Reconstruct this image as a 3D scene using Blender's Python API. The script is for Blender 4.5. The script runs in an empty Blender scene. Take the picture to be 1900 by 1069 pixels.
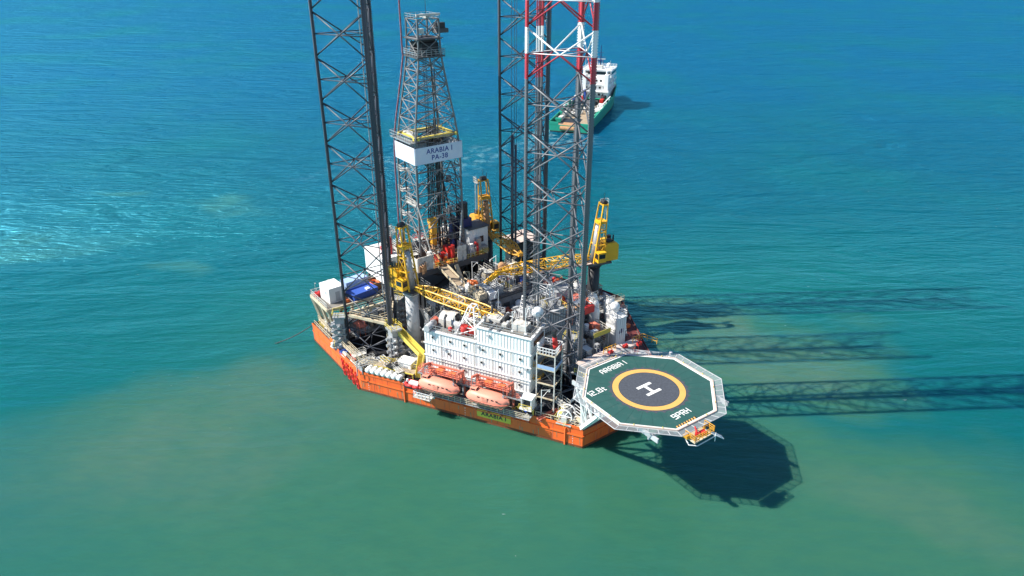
import bpy, bmesh, math, random
from mathutils import Vector, Matrix
R = math.radians
pi = math.pi
C = bpy.context.scene.collection
SC = bpy.context.scene

# ------------------------------------------------------------------ camera, sky, sun, exposure
cam_d = bpy.data.cameras.new('camera'); cam = bpy.data.objects.new('camera', cam_d); C.objects.link(cam)
cam_d.sensor_width = 36.0; cam_d.lens = 1342.07/1900*36
cam_d.clip_start = 1.0; cam_d.clip_end = 30000
cam.location = (0, 0, 81.5); cam.rotation_euler = (R(90-26.19), 0, 0)
SC.camera = cam
SUN_EL, SUN_DIR = R(44.5), Vector((math.cos(R(3.4)), math.sin(R(3.4)), 0))   # light travels towards +x
w = bpy.data.worlds.new('World'); SC.world = w; w.use_nodes = True
nt = w.node_tree; bg = nt.nodes['Background']; sky = nt.nodes.new('ShaderNodeTexSky')
sky.sky_type = 'NISHITA'; sky.sun_disc = False; sky.sun_elevation = SUN_EL
sky.sun_rotation = R(-93.4); sky.air_density = 1.0; sky.dust_density = 0.0; sky.ozone_density = 3.0
nt.links.new(sky.outputs[0], bg.inputs[0]); bg.inputs[1].default_value = 0.085
sd = bpy.data.lights.new('sun', 'SUN'); so = bpy.data.objects.new('sun', sd); C.objects.link(so)
sd.energy = 5.0; sd.angle = R(0.5); sd.color = (1.0, 0.95, 0.87)
tr = Vector((SUN_DIR.x*math.cos(SUN_EL), SUN_DIR.y*math.cos(SUN_EL), -math.sin(SUN_EL)))
so.rotation_euler = tr.to_track_quat('-Z', 'Y').to_euler(); so.location = (-200, 0, 250)
SC.view_settings.view_transform = 'Standard'; SC.view_settings.look = 'None'
SC.view_settings.exposure = 0.85; SC.view_settings.gamma = 1.0
SC.cycles.max_bounces = 5; SC.cycles.glossy_bounces = 3; SC.cycles.diffuse_bounces = 2
SC.cycles.use_denoising = True

# ------------------------------------------------------------------ helpers
OX, OY, TH = -5.05, 132.39, R(-53.88)
def world(u, v, z=0.0):
    return Vector((OX + u*math.cos(TH) - v*math.sin(TH), OY + u*math.sin(TH) + v*math.cos(TH), z))

def mat(name, col, rough=0.6, metal=0.0, var=0.12, dirt=0.0, dcol=(0.16, 0.07, 0.03), scale=0.6, bands=None, streak=False):
    m = bpy.data.materials.new(name); m.use_nodes = True; t = m.node_tree; N = t.nodes; L = t.links
    b = N['Principled BSDF']; b.inputs['Roughness'].default_value = rough; b.inputs['Metallic'].default_value = metal
    geo = N.new('ShaderNodeNewGeometry')
    n = N.new('ShaderNodeTexNoise'); n.inputs['Scale'].default_value = scale; n.inputs['Detail'].default_value = 6
    L.new(geo.outputs['Position'], n.inputs['Vector'])
    base = N.new('ShaderNodeMix'); base.data_type = 'RGBA'
    lo = tuple(c*(1-var) for c in col)+(1,); hi = tuple(min(1, c*(1+var)) for c in col)+(1,)
    if bands:
        sx = N.new('ShaderNodeSeparateXYZ'); L.new(geo.outputs['Position'], sx.inputs[0])
        mp = N.new('ShaderNodeMapRange'); mp.inputs[1].default_value = 0; mp.inputs[2].default_value = 120
        L.new(sx.outputs[2], mp.inputs[0]); cr = N.new('ShaderNodeValToRGB'); cr.color_ramp.interpolation = 'CONSTANT'
        el = cr.color_ramp.elements
        el[0].position = 0; el[0].color = col+(1,); el[1].position = bands[0][0]/120; el[1].color = bands[0][1]+(1,)
        for z, c in bands[1:]:
            e = el.new(z/120); e.color = c+(1,)
        L.new(mp.outputs[0], cr.inputs[0]); last = cr.outputs[0]
    else:
        base.inputs[6].default_value = lo; base.inputs[7].default_value = hi
        L.new(n.outputs[0], base.inputs[0]); last = base.outputs[2]
    if dirt > 0:
        n2 = N.new('ShaderNodeTexNoise'); n2.inputs['Scale'].default_value = scale*2.1; n2.inputs['Detail'].default_value = 9
        n2.inputs['Roughness'].default_value = 0.68
        if streak:
            mpg = N.new('ShaderNodeMapping'); mpg.inputs['Scale'].default_value = (2.5, 2.5, 0.22)
            L.new(geo.outputs['Position'], mpg.inputs[0]); L.new(mpg.outputs[0], n2.inputs['Vector'])
        else:
            L.new(geo.outputs['Position'], n2.inputs['Vector'])
        r2 = N.new('ShaderNodeMapRange'); r2.inputs[1].default_value = 0.62-dirt*0.25; r2.inputs[2].default_value = 0.78
        L.new(n2.outputs[0], r2.inputs[0])
        mx = N.new('ShaderNodeMix'); mx.data_type = 'RGBA'; L.new(r2.outputs[0], mx.inputs[0])
        L.new(last, mx.inputs[6]); mx.inputs[7].default_value = dcol+(1,); last = mx.outputs[2]
    L.new(last, b.inputs['Base Color'])
    return m

M = {}
M['white'] = mat('white_paint', (0.82, 0.81, 0.78), 0.5, var=.05, dirt=0.10, dcol=(0.38, 0.30, 0.22), streak=True)
M['whiteclean'] = mat('clean_white_paint', (0.74, 0.74, 0.73), 0.4, var=0.04)
M['offwhite'] = mat('weathered_white_paint', (0.55, 0.54, 0.50), 0.6, dirt=0.55, dcol=(0.22, 0.14, 0.08))
M['grey'] = mat('grey_paint', (0.30, 0.31, 0.32), 0.6, dirt=0.4, dcol=(0.13, 0.09, 0.06))
M['lightgrey'] = mat('light_grey_paint', (0.42, 0.43, 0.44), 0.55, dirt=0.3, dcol=(0.2, 0.15, 0.1))
M['darkgrey'] = mat('dark_grey_steel', (0.075, 0.078, 0.085), 0.6, dirt=0.3, dcol=(0.10, 0.05, 0.03))
M['black'] = mat('black_steel', (0.022, 0.023, 0.027), 0.55, dirt=0.25, dcol=(0.06, 0.035, 0.02))
M['leg'] = mat('leg_dark_blue_grey_paint', (0.052, 0.058, 0.074), 0.38, dirt=0.12, dcol=(0.09, 0.06, 0.04))
RED, WHT = (0.42, 0.035, 0.05), (0.75, 0.75, 0.73)
M['legband'] = mat('leg_paint_with_red_and_white_bands', (0.14, 0.142, 0.155), 0.40,
                   bands=[(61.2, RED), (64.8, WHT), (68.8, RED), (72.4, WHT), (76.2, RED), (80, WHT)])
M['deck'] = mat('worn_grey_deck_paint', (0.20, 0.19, 0.17), 0.8, var=0.25, dirt=0.6, dcol=(0.10, 0.065, 0.045), scale=0.35)
M['reddeck'] = mat('red_oxide_deck_paint', (0.16, 0.035, 0.03), 0.75, var=0.3, dirt=0.5, dcol=(0.05, 0.025, 0.02), scale=0.4)
M['cream'] = mat('cream_paint', (0.55, 0.47, 0.33), 0.6, dirt=0.5, dcol=(0.25, 0.15, 0.07))
M['hull'] = mat('orange_hull_paint', (0.86, 0.135, 0.022), 0.5, var=0.15, dirt=0.34, dcol=(0.30, 0.045, 0.02), scale=0.30, streak=True)
M['yellow'] = mat('yellow_paint', (0.78, 0.42, 0.02), 0.45, dirt=0.2, dcol=(0.30, 0.15, 0.03))
M['amber'] = mat('amber_weathered_paint', (0.66, 0.33, 0.03), 0.55, dirt=0.4, dcol=(0.25, 0.11, 0.03))
M['lemon'] = mat('pale_yellow_paint', (0.70, 0.55, 0.10), 0.55, dirt=0.3, dcol=(0.35, 0.22, 0.08))
M['salmon'] = mat('faded_orange_fibreglass', (0.74, 0.28, 0.19), 0.5, var=0.06, dirt=0.04, dcol=(0.6, 0.2, 0.12), scale=0.5)
M['salmondk'] = mat('faded_red_paint', (0.62, 0.17, 0.11), 0.6, dirt=0.3, dcol=(0.32, 0.08, 0.05))
M['red'] = mat('red_paint', (0.55, 0.03, 0.025), 0.5, dirt=0.2, dcol=(0.2, 0.02, 0.02))
M['orange'] = mat('orange_paint', (0.80, 0.17, 0.03), 0.55, dirt=0.25, dcol=(0.4, 0.1, 0.03))
M['blue'] = mat('blue_paint', (0.035, 0.09, 0.38), 0.5, dirt=0.15, dcol=(0.1, 0.12, 0.25))
M['skyblue'] = mat('pale_blue_paint', (0.30, 0.42, 0.62), 0.5)
M['navy'] = mat('navy_paint', (0.012, 0.018, 0.10), 0.5)
M['glass'] = mat('dark_window_glass', (0.015, 0.02, 0.025), 0.15)
M['helideck'] = mat('green_helideck_paint', (0.013, 0.072, 0.063), 0.75, var=0.28, dirt=0.4, dcol=(0.045, 0.095, 0.085), scale=0.3)
M['tar'] = mat('dark_green_joint_sealant', (0.005, 0.045, 0.04), 0.7)
M['circle'] = mat('yellow_circle_paint', (0.64, 0.345, 0.09), 0.7, var=0.12, dirt=0.35, dcol=(0.5, 0.28, 0.08))
M['net'] = mat('grey_landing_net', (0.052, 0.060, 0.076), 0.9, var=0.55, scale=3.2)
M['rope'] = mat('grey_rope', (0.22, 0.22, 0.25), 0.9)
M['mark'] = mat('white_marking_paint', (0.72, 0.72, 0.69), 0.6, var=0.05)
M['peach'] = mat('pale_pink_coaming_paint', (0.55, 0.44, 0.38), 0.6, dirt=0.3, dcol=(0.6, 0.3, 0.2))
M['green'] = mat('green_ship_paint', (0.018, 0.30, 0.19), 0.45, dirt=0.25, dcol=(0.02, 0.14, 0.10), streak=True)
M['teal'] = mat('teal_paint', (0.04, 0.30, 0.28), 0.5)
M['rust'] = mat('rusty_steel_plate', (0.42, 0.24, 0.12), 0.85, var=0.3, dirt=0.6, dcol=(0.25, 0.08, 0.02), scale=0.5)
M['wood'] = mat('timber_deck_sheathing', (0.35, 0.27, 0.18), 0.85, var=0.25, dirt=0.5, dcol=(0.16, 0.10, 0.06))
M['steel'] = mat('galvanised_steel', (0.36, 0.37, 0.38), 0.45, metal=0.35, dirt=0.25, dcol=(0.18, 0.12, 0.07))
M['derrick'] = mat('galvanised_derrick_steel', (0.19, 0.19, 0.195), 0.5, metal=0.2, dirt=0.5, dcol=(0.10, 0.07, 0.05))
M['plate'] = mat('yellow_name_plate_paint', (0.68, 0.50, 0.05), 0.6, dirt=0.15)
M['panel'] = mat('windbreak_white_sheeting', (0.62, 0.68, 0.78), 0.55, var=0.06, dirt=0.45, dcol=(0.74, 0.76, 0.80), scale=0.35)
M['bluetxt'] = mat('blue_lettering', (0.02, 0.05, 0.26), 0.6)
M['mesh'] = None
def netmat():
    m = bpy.data.materials.new('safety_net_mesh'); m.use_nodes = True; t = m.node_tree; N = t.nodes; L = t.links
    b = N['Principled BSDF']; b.inputs['Base Color'].default_value = (0.50, 0.55, 0.57, 1); b.inputs['Roughness'].default_value = 0.8
    out = N['Material Output']; tp = N.new('ShaderNodeBsdfTransparent'); mx = N.new('ShaderNodeMixShader')
    mx.inputs[0].default_value = 0.30; L.new(tp.outputs[0], mx.inputs[1]); L.new(b.outputs[0], mx.inputs[2]); L.new(mx.outputs[0], out.inputs[0])
    return m
M['mesh'] = netmat()

ORG = {}
STROKES = {'A': [(0, 0, 0, 5), (0, 5, .9, 7), (.9, 7, 3.1, 7), (3.1, 7, 4, 5), (4, 5, 4, 0), (0, 3, 4, 3)], 'R': [(0, 0, 0, 7), (0, 7, 4, 7), (4, 7, 4, 3.4), (0, 3.4, 4, 3.4), (1.8, 3.4, 4, 0)],
 'B': [(0, 0, 0, 7), (0, 7, 3.7, 7), (3.7, 7, 3.7, 3.7), (0, 3.6, 4, 3.6), (4, 3.6, 4, 0), (0, 0, 4, 0)], 'I': [(0, 0, 0, 7)], '1': [(1, 0, 1, 7), (0, 5.6, 1, 7)],
 '2': [(0, 7, 4, 7), (4, 7, 4, 3.6), (0, 3.6, 4, 3.6), (0, 3.6, 0, 0), (0, 0, 4, 0)], '.': [(0, 0, .9, 0)], '8': [(0, 0, 0, 7), (4, 0, 4, 7), (0, 7, 4, 7), (0, 3.5, 4, 3.5), (0, 0, 4, 0)],
 't': [(.9, 0, .9, 5.6), (0, 4, 2.4, 4), (.9, 0, 2.4, 0)], '9': [(0, 0, 4, 0), (4, 0, 4, 7), (0, 7, 4, 7), (0, 7, 0, 3.5), (0, 3.5, 4, 3.5)], 'P': [(0, 0, 0, 7), (0, 7, 4, 7), (4, 7, 4, 3.2), (0, 3.2, 4, 3.2)],
 'H': [(0, 0, 0, 7), (4, 0, 4, 7), (0, 3.5, 4, 3.5)], ' ': []}
def stencil(body, h, name, m, parent, mtx, bw=1.05):       # block deck lettering out of painted bars
    u = h/7; x = 0; bars = []
    for ch in body:
        w_ = {'I': 0, '1': 1, '.': .9, 't': 2.4, ' ': 1.2}.get(ch, 4)
        bars += [(x+a, b, x+c, d) for a, b, c, d in STROKES[ch]]; x += w_+2.1
    tot = x-2.1; mb = MB(); z = 0
    for a, b, c, d in bars:
        p = Vector((a-tot/2, b-3.5, 0))*u; q = Vector((c-tot/2, d-3.5, 0))*u; dd = (q-p).normalized(); s_ = Vector((-dd.y, dd.x, 0))*bw*u/2; e_ = dd*bw*u/2; z += .0008
        mb.add([mtx @ (v+Vector((0, 0, z))) for v in (p-e_-s_, q+e_-s_, q+e_+s_, p-e_+s_)], [(0, 1, 2, 3)])
    return mb.build(name, m, parent)
class MB:
    def __init__(s): s.v = []; s.f = []
    def add(s, vs, fs):
        o = len(s.v); s.v += [tuple(x) for x in vs]; s.f += [tuple(i+o for i in f) for f in fs]; return s
    def box(s, c, d, rz=0.0, tilt=None):
        cx, cy, cz = c; x, y, z = d[0]/2, d[1]/2, d[2]/2; ca, sa = math.cos(rz), math.sin(rz)
        vs = []
        for k in (-1, 1):
            for (i, j) in ((-1, -1), (1, -1), (1, 1), (-1, 1)):
                px, py = i*x, j*y
                vs.append((cx+px*ca-py*sa, cy+px*sa+py*ca, cz+k*z))
        return s.add(vs, [(3, 2, 1, 0), (4, 5, 6, 7), (0, 1, 5, 4), (1, 2, 6, 5), (2, 3, 7, 6), (3, 0, 4, 7)])
    def bx(s, x0, x1, y0, y1, z0, z1): return s.box(((x0+x1)/2, (y0+y1)/2, (z0+z1)/2), (abs(x1-x0), abs(y1-y0), abs(z1-z0)))
    def cyl(s, p0, p1, r0, r1=None, n=10, caps=True):
        p0 = Vector(p0); p1 = Vector(p1); r1 = r0 if r1 is None else r1
        d = (p1-p0).normalized(); a = d.orthogonal().normalized(); b = d.cross(a)
        vs = []
        for p, r in ((p0, r0), (p1, r1)):
            for i in range(n):
                t = 2*pi*i/n; vs.append(p+a*(r*math.cos(t))+b*(r*math.sin(t)))
        fs = [(i, (i+1) % n, n+(i+1) % n, n+i) for i in range(n)]
        if caps: fs += [tuple(range(n-1, -1, -1)), tuple(range(n, 2*n))]
        return s.add(vs, fs)
    def bar(s, p0, p1, r=0.06): return s.cyl(p0, p1, r, r, 5)
    def rect(s, p0, p1, wd, h):     # rectangular beam, 'h' roughly upright
        p0 = Vector(p0); p1 = Vector(p1); d = (p1-p0).normalized()
        sd_ = d.cross(Vector((0, 0, 1)))
        sd_ = Vector((1, 0, 0)) if sd_.length < 1e-4 else sd_.normalized()
        up = sd_.cross(d).normalized(); vs = []
        for p in (p0, p1):
            for i, j in ((-1, -1), (1, -1), (1, 1), (-1, 1)): vs.append(p+sd_*(i*wd/2)+up*(j*h/2))
        return s.add(vs, [(3, 2, 1, 0), (4, 5, 6, 7), (0, 1, 5, 4), (1, 2, 6, 5), (2, 3, 7, 6), (3, 0, 4, 7)])
    def tube(s, pts, r=0.06, n=6):
        for a, b in zip(pts[:-1], pts[1:]): s.cyl(a, b, r, r, n)
        return s
    def prism(s, pts, z0, z1):
        n = len(pts); vs = [(x, y, z0) for x, y in pts]+[(x, y, z1) for x, y in pts]
        return s.add(vs, [tuple(range(n-1, -1, -1)), tuple(range(n, 2*n))]+[(i, (i+1) % n, n+(i+1) % n, n+i) for i in range(n)])
    def lathe(s, c, prof, n=16):
        vs = []; fs = []
        for r, z in prof:
            for i in range(n):
                t = 2*pi*i/n; vs.append((c[0]+r*math.cos(t), c[1]+r*math.sin(t), c[2]+z))
        m = len(prof)
        for k in range(m-1):
            for i in range(n): fs.append((k*n+i, k*n+(i+1) % n, (k+1)*n+(i+1) % n, (k+1)*n+i))
        fs.append(tuple(range(n-1, -1, -1))); fs.append(tuple(range((m-1)*n, m*n)))
        return s.add(vs, fs)
    def sphere(s, c, r, n=14, sz=1.0, h0=-1.0):
        prof = []
        for k in range(9):
            t = -pi/2+pi*k/8
            if math.sin(t) < h0: continue
            prof.append((max(0.01, r*math.cos(t)), r*math.sin(t)*sz))
        return s.lathe(c, prof, n)
    def rail(s, pts, h=1.1, r=0.045, step=1.6, mids=1):
        for a, b in zip(pts[:-1], pts[1:]):
            a = Vector(a); b = Vector(b); n = max(1, round((b-a).length/step)); up = Vector((0, 0, h))
            for i in range(n+1): s.cyl(a.lerp(b, i/n), a.lerp(b, i/n)+up, r, r, 4, False)
            for k in range(mids+1): s.cyl(a+up*((k+1)/(mids+1)), b+up*((k+1)/(mids+1)), r, r, 4, False)
        return s
    def build(s, name, m, parent=None, smooth=False):
        o = ORG.get(parent.name, (0, 0, 0)) if parent else (0, 0, 0)
        me = bpy.data.meshes.new(name)
        me.from_pydata([(x-o[0], y-o[1], z-o[2]) for x, y, z in s.v], [], s.f); me.update()
        me.materials.append(M[m] if isinstance(m, str) else m)
        if smooth:
            me.polygons.foreach_set('use_smooth', [len(p.vertices) == 4 for p in me.polygons])
        ob = bpy.data.objects.new(name, me); C.objects.link(ob)
        if parent: ob.parent = parent
        if parent and parent.name in ORG: ORG[ob.name] = o
        return ob

def islands(mb, name, m, parent, smooth=False):     # every separate piece becomes a part of its own
    par = list(range(len(mb.v)))
    def find(i):
        while par[i] != i: par[i] = par[par[i]]; i = par[i]
        return i
    for f in mb.f:
        for k in f[1:]: par[find(k)] = find(f[0])
    grp = {}
    for f in mb.f: grp.setdefault(find(f[0]), []).append(f)
    for fs in grp.values():
        idx = sorted({i for f in fs for i in f}); mp_ = {i: k for k, i in enumerate(idx)}
        q = MB(); q.v = [mb.v[i] for i in idx]; q.f = [tuple(mp_[i] for i in f) for f in fs]; q.build(name, m, parent, smooth)
def tag(o, label, cat, group=None, kind=None):
    if label: o['label'] = label
    if cat: o['category'] = cat
    if group: o['group'] = group
    if kind: o['kind'] = kind
    return o
# a thing standing on the rig: an Empty at (u, v, z) in rig axes (u towards the bow, v to port)
def thing(name, label, cat, u, v, z, rz=0.0, group=None, rig=False):
    o = bpy.data.objects.new(name, None); C.objects.link(o); o.empty_display_size = 0.5
    o.location = world(u, v, z); o.rotation_euler = (0, 0, TH+rz)
    if rig: ORG[o.name] = (u, v, z)
    return tag(o, label, cat, group)
def wthing(name, label, cat, x, y, z, rz=0.0, group=None):
    o = bpy.data.objects.new(name, None); C.objects.link(o); o.location = (x, y, z); o.rotation_euler = (0, 0, rz)
    return tag(o, label, cat, group)
def share(src, name, parent, loc=(0, 0, 0), rz=0.0, m=None):
    c = bpy.data.objects.new(name, src.data); C.objects.link(c); c.parent = parent; c.location = loc; c.rotation_euler = (0, 0, rz)
    if m: c.material_slots[0].link = 'OBJECT'; c.material_slots[0].material = M[m]
    return c
def copy_tree(o, parent=None):
    c = o.copy(); C.objects.link(c); c.parent = parent
    for ch in list(o.children): copy_tree(ch, c)
    return c
def text(body, size, name, m, parent, mtx, bold=0.0, space=1.0, sx=1.0):
    cu = bpy.data.curves.new('lettering', 'FONT'); cu.body = body; cu.size = size; cu.align_x = 'CENTER'; cu.align_y = 'CENTER'
    cu.offset = bold; cu.space_character = space; cu.extrude = 0.004
    tmp = bpy.data.objects.new('lettering_curve', cu); C.objects.link(tmp)
    dg = bpy.context.evaluated_depsgraph_get(); me = bpy.data.meshes.new_from_object(tmp.evaluated_get(dg))
    bpy.data.objects.remove(tmp); bpy.data.curves.remove(cu)
    me.name = name; me.transform(Matrix.Diagonal((sx, 1, 1, 1))); me.transform(mtx); me.materials.clear(); me.materials.append(M[m])
    ob = bpy.data.objects.new(name, me); C.objects.link(ob); ob.parent = parent
    return ob
def basis(o, ex, ey):
    ex = Vector(ex).normalized(); ey = Vector(ey).normalized(); ez = ex.cross(ey)
    m = Matrix((ex, ey, ez)).transposed().to_4x4(); m.translation = Vector(o); return m

# ------------------------------------------------------------------ sea
def water():
    m = bpy.data.materials.new('sea_water'); m.use_nodes = True; t = m.node_tree; N = t.nodes; L = t.links
    N.remove(N['Principled BSDF']); out = N['Material Output']
    dif = N.new('ShaderNodeSubsurfaceScattering'); dif.falloff = 'BURLEY'; dif.inputs['Scale'].default_value = 1.0; dif.inputs['Radius'].default_value = (0.5, 1.3, 1.3); glo = N.new('ShaderNodeBsdfGlossy'); glo.inputs['Roughness'].default_value = 0.20
    glo.inputs['Color'].default_value = (0.16, 0.74, 1.0, 1)       # sea-blue tinted surface reflection
    frs = N.new('ShaderNodeFresnel'); frs.inputs['IOR'].default_value = 1.333; msh = N.new('ShaderNodeMixShader')
    geo = N.new('ShaderNodeNewGeometry'); pos = geo.outputs['Position']
    def noise(scale, detail=4, mp=None, rough=0.5, dist=0.0):
        n = N.new('ShaderNodeTexNoise'); n.inputs['Scale'].default_value = scale; n.inputs['Detail'].default_value = detail
        n.inputs['Roughness'].default_value = rough; n.inputs['Distortion'].default_value = dist
        L.new(mp or pos, n.inputs['Vector']); return n.outputs['Fac']
    def mapping(rot, sc, loc=(0, 0, 0)):
        p = N.new('ShaderNodeMapping'); p.inputs['Rotation'].default_value = (0, 0, R(rot)); p.inputs['Scale'].default_value = sc
        p.inputs['Location'].default_value = loc
        L.new(pos, p.inputs[0]); return p.outputs[0]
    def math_(op, a, b_=None, clamp=False):
        n = N.new('ShaderNodeMath'); n.operation = op; n.use_clamp = clamp
        for i, x in enumerate((a, b_)):
            if x is None: continue
            if isinstance(x, (int, float)): n.inputs[i].default_value = x
            else: L.new(x, n.inputs[i])
        return n.outputs[0]
    def rng(x, a, b_, c=0.0, d=1.0, smooth=True):
        n = N.new('ShaderNodeMapRange'); n.interpolation_type = 'SMOOTHSTEP' if smooth else 'LINEAR'
        for i, k in enumerate((a, b_, c, d)): n.inputs[i+1].default_value = k
        L.new(x, n.inputs[0]); return n.outputs[0]
    def mix(f, a, b_):
        n = N.new('ShaderNodeMix'); n.data_type = 'RGBA'; L.new(f, n.inputs[0])
        for i, x in ((6, a), (7, b_)):
            if isinstance(x, tuple): n.inputs[i].default_value = x+(1,)
            else: L.new(x, n.inputs[i])
        return n.outputs[2]
    # domain warp, so that plume edges are ragged
    nw = N.new('ShaderNodeTexNoise'); nw.inputs['Scale'].default_value = 0.022; nw.inputs['Detail'].default_value = 6
    L.new(pos, nw.inputs['Vector'])
    sub = N.new('ShaderNodeVectorMath'); sub.operation = 'SUBTRACT'; L.new(nw.outputs['Color'], sub.inputs[0]); sub.inputs[1].default_value = (0.5, 0.5, 0.5)
    scl = N.new('ShaderNodeVectorMath'); scl.operation = 'SCALE'; L.new(sub.outputs[0], scl.inputs[0]); scl.inputs['Scale'].default_value = 62
    addv = N.new('ShaderNodeVectorMath'); addv.operation = 'ADD'; L.new(pos, addv.inputs[0]); L.new(scl.outputs[0], addv.inputs[1])
    wp = addv.outputs[0]
    def blob(x, y, rx, ry, rot=0, soft=0.55):      # a plume of silt lying in the sea at (x, y)
        p = N.new('ShaderNodeMapping'); p.vector_type = 'TEXTURE'
        p.inputs['Location'].default_value = (x, y, 0); p.inputs['Rotation'].default_value = (0, 0, R(rot)); p.inputs['Scale'].default_value = (rx, ry, 1)
        L.new(wp, p.inputs[0])
        sx = N.new('ShaderNodeSeparateXYZ'); L.new(p.outputs[0], sx.inputs[0])
        d = math_('SQRT', math_('ADD', math_('POWER', math_('ABSOLUTE', sx.outputs[0]), 2), math_('POWER', math_('ABSOLUTE', sx.outputs[1]), 2)))
        return rng(d, 1.0+soft, 1.0-soft)
    sxyz = N.new('ShaderNodeSeparateXYZ'); L.new(wp, sxyz.inputs[0])
    farness = rng(sxyz.outputs[1], 115, 420)
    patch = noise(0.012, 5)
    col = mix(rng(sxyz.outputs[1], 105, 290), (0.002, 0.084, 0.084), (0.000, 0.072, 0.136))
    col = mix(rng(sxyz.outputs[1], 210, 480), col, (0.000, 0.076, 0.190))
    col = mix(rng(patch, 0.42, 0.72, 0, 0.55), col, (0.001, 0.105, 0.110))
    # silty green water in front of and beside the rig
    silt = (0.034, 0.118, 0.066); silt2 = (0.074, 0.132, 0.085)
    g = blob(-20, 86, 66, 37, 17, 0.68)
    g2 = blob(50, 139, 33, 21, -8, 0.22)
    g3 = blob(52, 90, 46, 27, -12, 0.35)
    g5 = blob(-58, 112, 40, 15, 22, 0.75)
    g4 = blob(-8, 145, 50, 42, 20, 0.5)
    gm = math_('MAXIMUM', math_('MAXIMUM', math_('MAXIMUM', g, g5), g3), math_('MAXIMUM', g2, math_('MULTIPLY', g4, 0.35)))
    col = mix(math_('MULTIPLY', math_('MAXIMUM', blob(-45, 128, 85, 48, 18, 0.8), blob(40, 160, 60, 40, 0, .8)), 0.85), col, (0.006, 0.102, 0.088))
    col = mix(math_('MULTIPLY', gm, 0.88), col, silt)
    br = math_('MULTIPLY', math_('MAXIMUM', blob(-48, 110, 42, 18, 24, 0.6), math_('MAXIMUM', blob(48, 141, 28, 15, -8, .3), math_('MULTIPLY', blob(62, 92, 18, 8, -30, 0.6), .6))), rng(noise(0.05, 6), 0.35, 0.65, 0.45, 1.0))
    far_silt = math_('MULTIPLY', math_('MULTIPLY', math_('MAXIMUM', math_('MAXIMUM', blob(-96, 227, 12, 7, 10, 0.5), blob(-132, 234, 8, 4, 0, 0.6)),
                              math_('MAXIMUM', blob(-88, 181, 9, 5, 20, 0.6), blob(-140, 196, 22, 10, 10, 0.7))), 0.75), rng(noise(0.09, 6), 0.3, 0.7, 0.35, 1.0))
    col = mix(far_silt, col, (0.040, 0.150, 0.120))
    col = mix(math_('MULTIPLY', br, 0.62), col, silt2)
    fine = noise(0.35, 5, mapping(20, (0.6, 1.6, 1)))
    col = mix(rng(fine, 0.35, 0.7, 0, 0.18), col, (0.01, 0.085, 0.075))
    # wash behind the supply vessel and thin foam flecks
    wash = math_('MULTIPLY', math_('MAXIMUM', blob(20, 306, 15, 18, 0, 0.5), math_('MULTIPLY', blob(-26, 283, 45, 10, 25, 0.6), 0.6)), rng(noise(0.22, 7, None, 0.65), 0.46, 0.64))
    col = mix(math_('MULTIPLY', wash, 0.40), col, (0.40, 0.62, 0.62))
    foam = math_('MULTIPLY', rng(noise(0.9, 3, mapping(15, (0.5, 1.2, 1))), 0.735, 0.78), rng(noise(0.02, 2), 0.5, 0.62))
    col = mix(math_('MULTIPLY', foam, 0.55), col, (0.6, 0.7, 0.7))
    L.new(col, dif.inputs['Color'])
    # swell, wind waves and ripples
    h = math_('MULTIPLY', noise(0.055, 3, mapping(10, (0.45, 1.6, 1)), 0.6, 0.8), 4.4)
    h = math_('ADD', h, math_('MULTIPLY', noise(0.17, 4, mapping(12, (0.42, 1.5, 1)), 0.62, 0.6), 1.35))
    h = math_('ADD', h, math_('MULTIPLY', noise(0.55, 4, mapping(5, (0.45, 1.5, 1)), 0.68, 0.4), 1.0))
    h = math_('ADD', h, math_('MULTIPLY', noise(2.0, 3, mapping(-6, (0.7, 1.2, 1)), 0.6), 0.075))
    # calmer in the lee, in the silty foreground
    amp = rng(sxyz.outputs[1], 90, 290, 0.12, 1.0)
    bp = N.new('ShaderNodeBump'); bp.inputs['Distance'].default_value = 1.6; L.new(h, bp.inputs['Height'])
    L.new(amp, bp.inputs['Strength']); 
    for nd in (dif, glo, frs): L.new(bp.outputs[0], nd.inputs['Normal'])
    # wave slopes hide one another at a grazing view, which caps the mean reflectance of a rough sea
    L.new(math_('DIVIDE', math_('MULTIPLY', frs.outputs[0], 1.05), math_('ADD', frs.outputs[0], 0.60)), msh.inputs[0]); L.new(dif.outputs[0], msh.inputs[1]); L.new(glo.outputs[0], msh.inputs[2]); L.new(msh.outputs[0], out.inputs[0])
    mb = MB(); S = 9000
    mb.add([(-S, -600, 0), (S, -600, 0), (S, 14000, 0), (-S, 14000, 0)], [(0, 1, 2, 3)])
    o = mb.build('sea', m); o['kind'] = 'structure'
water()

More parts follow.
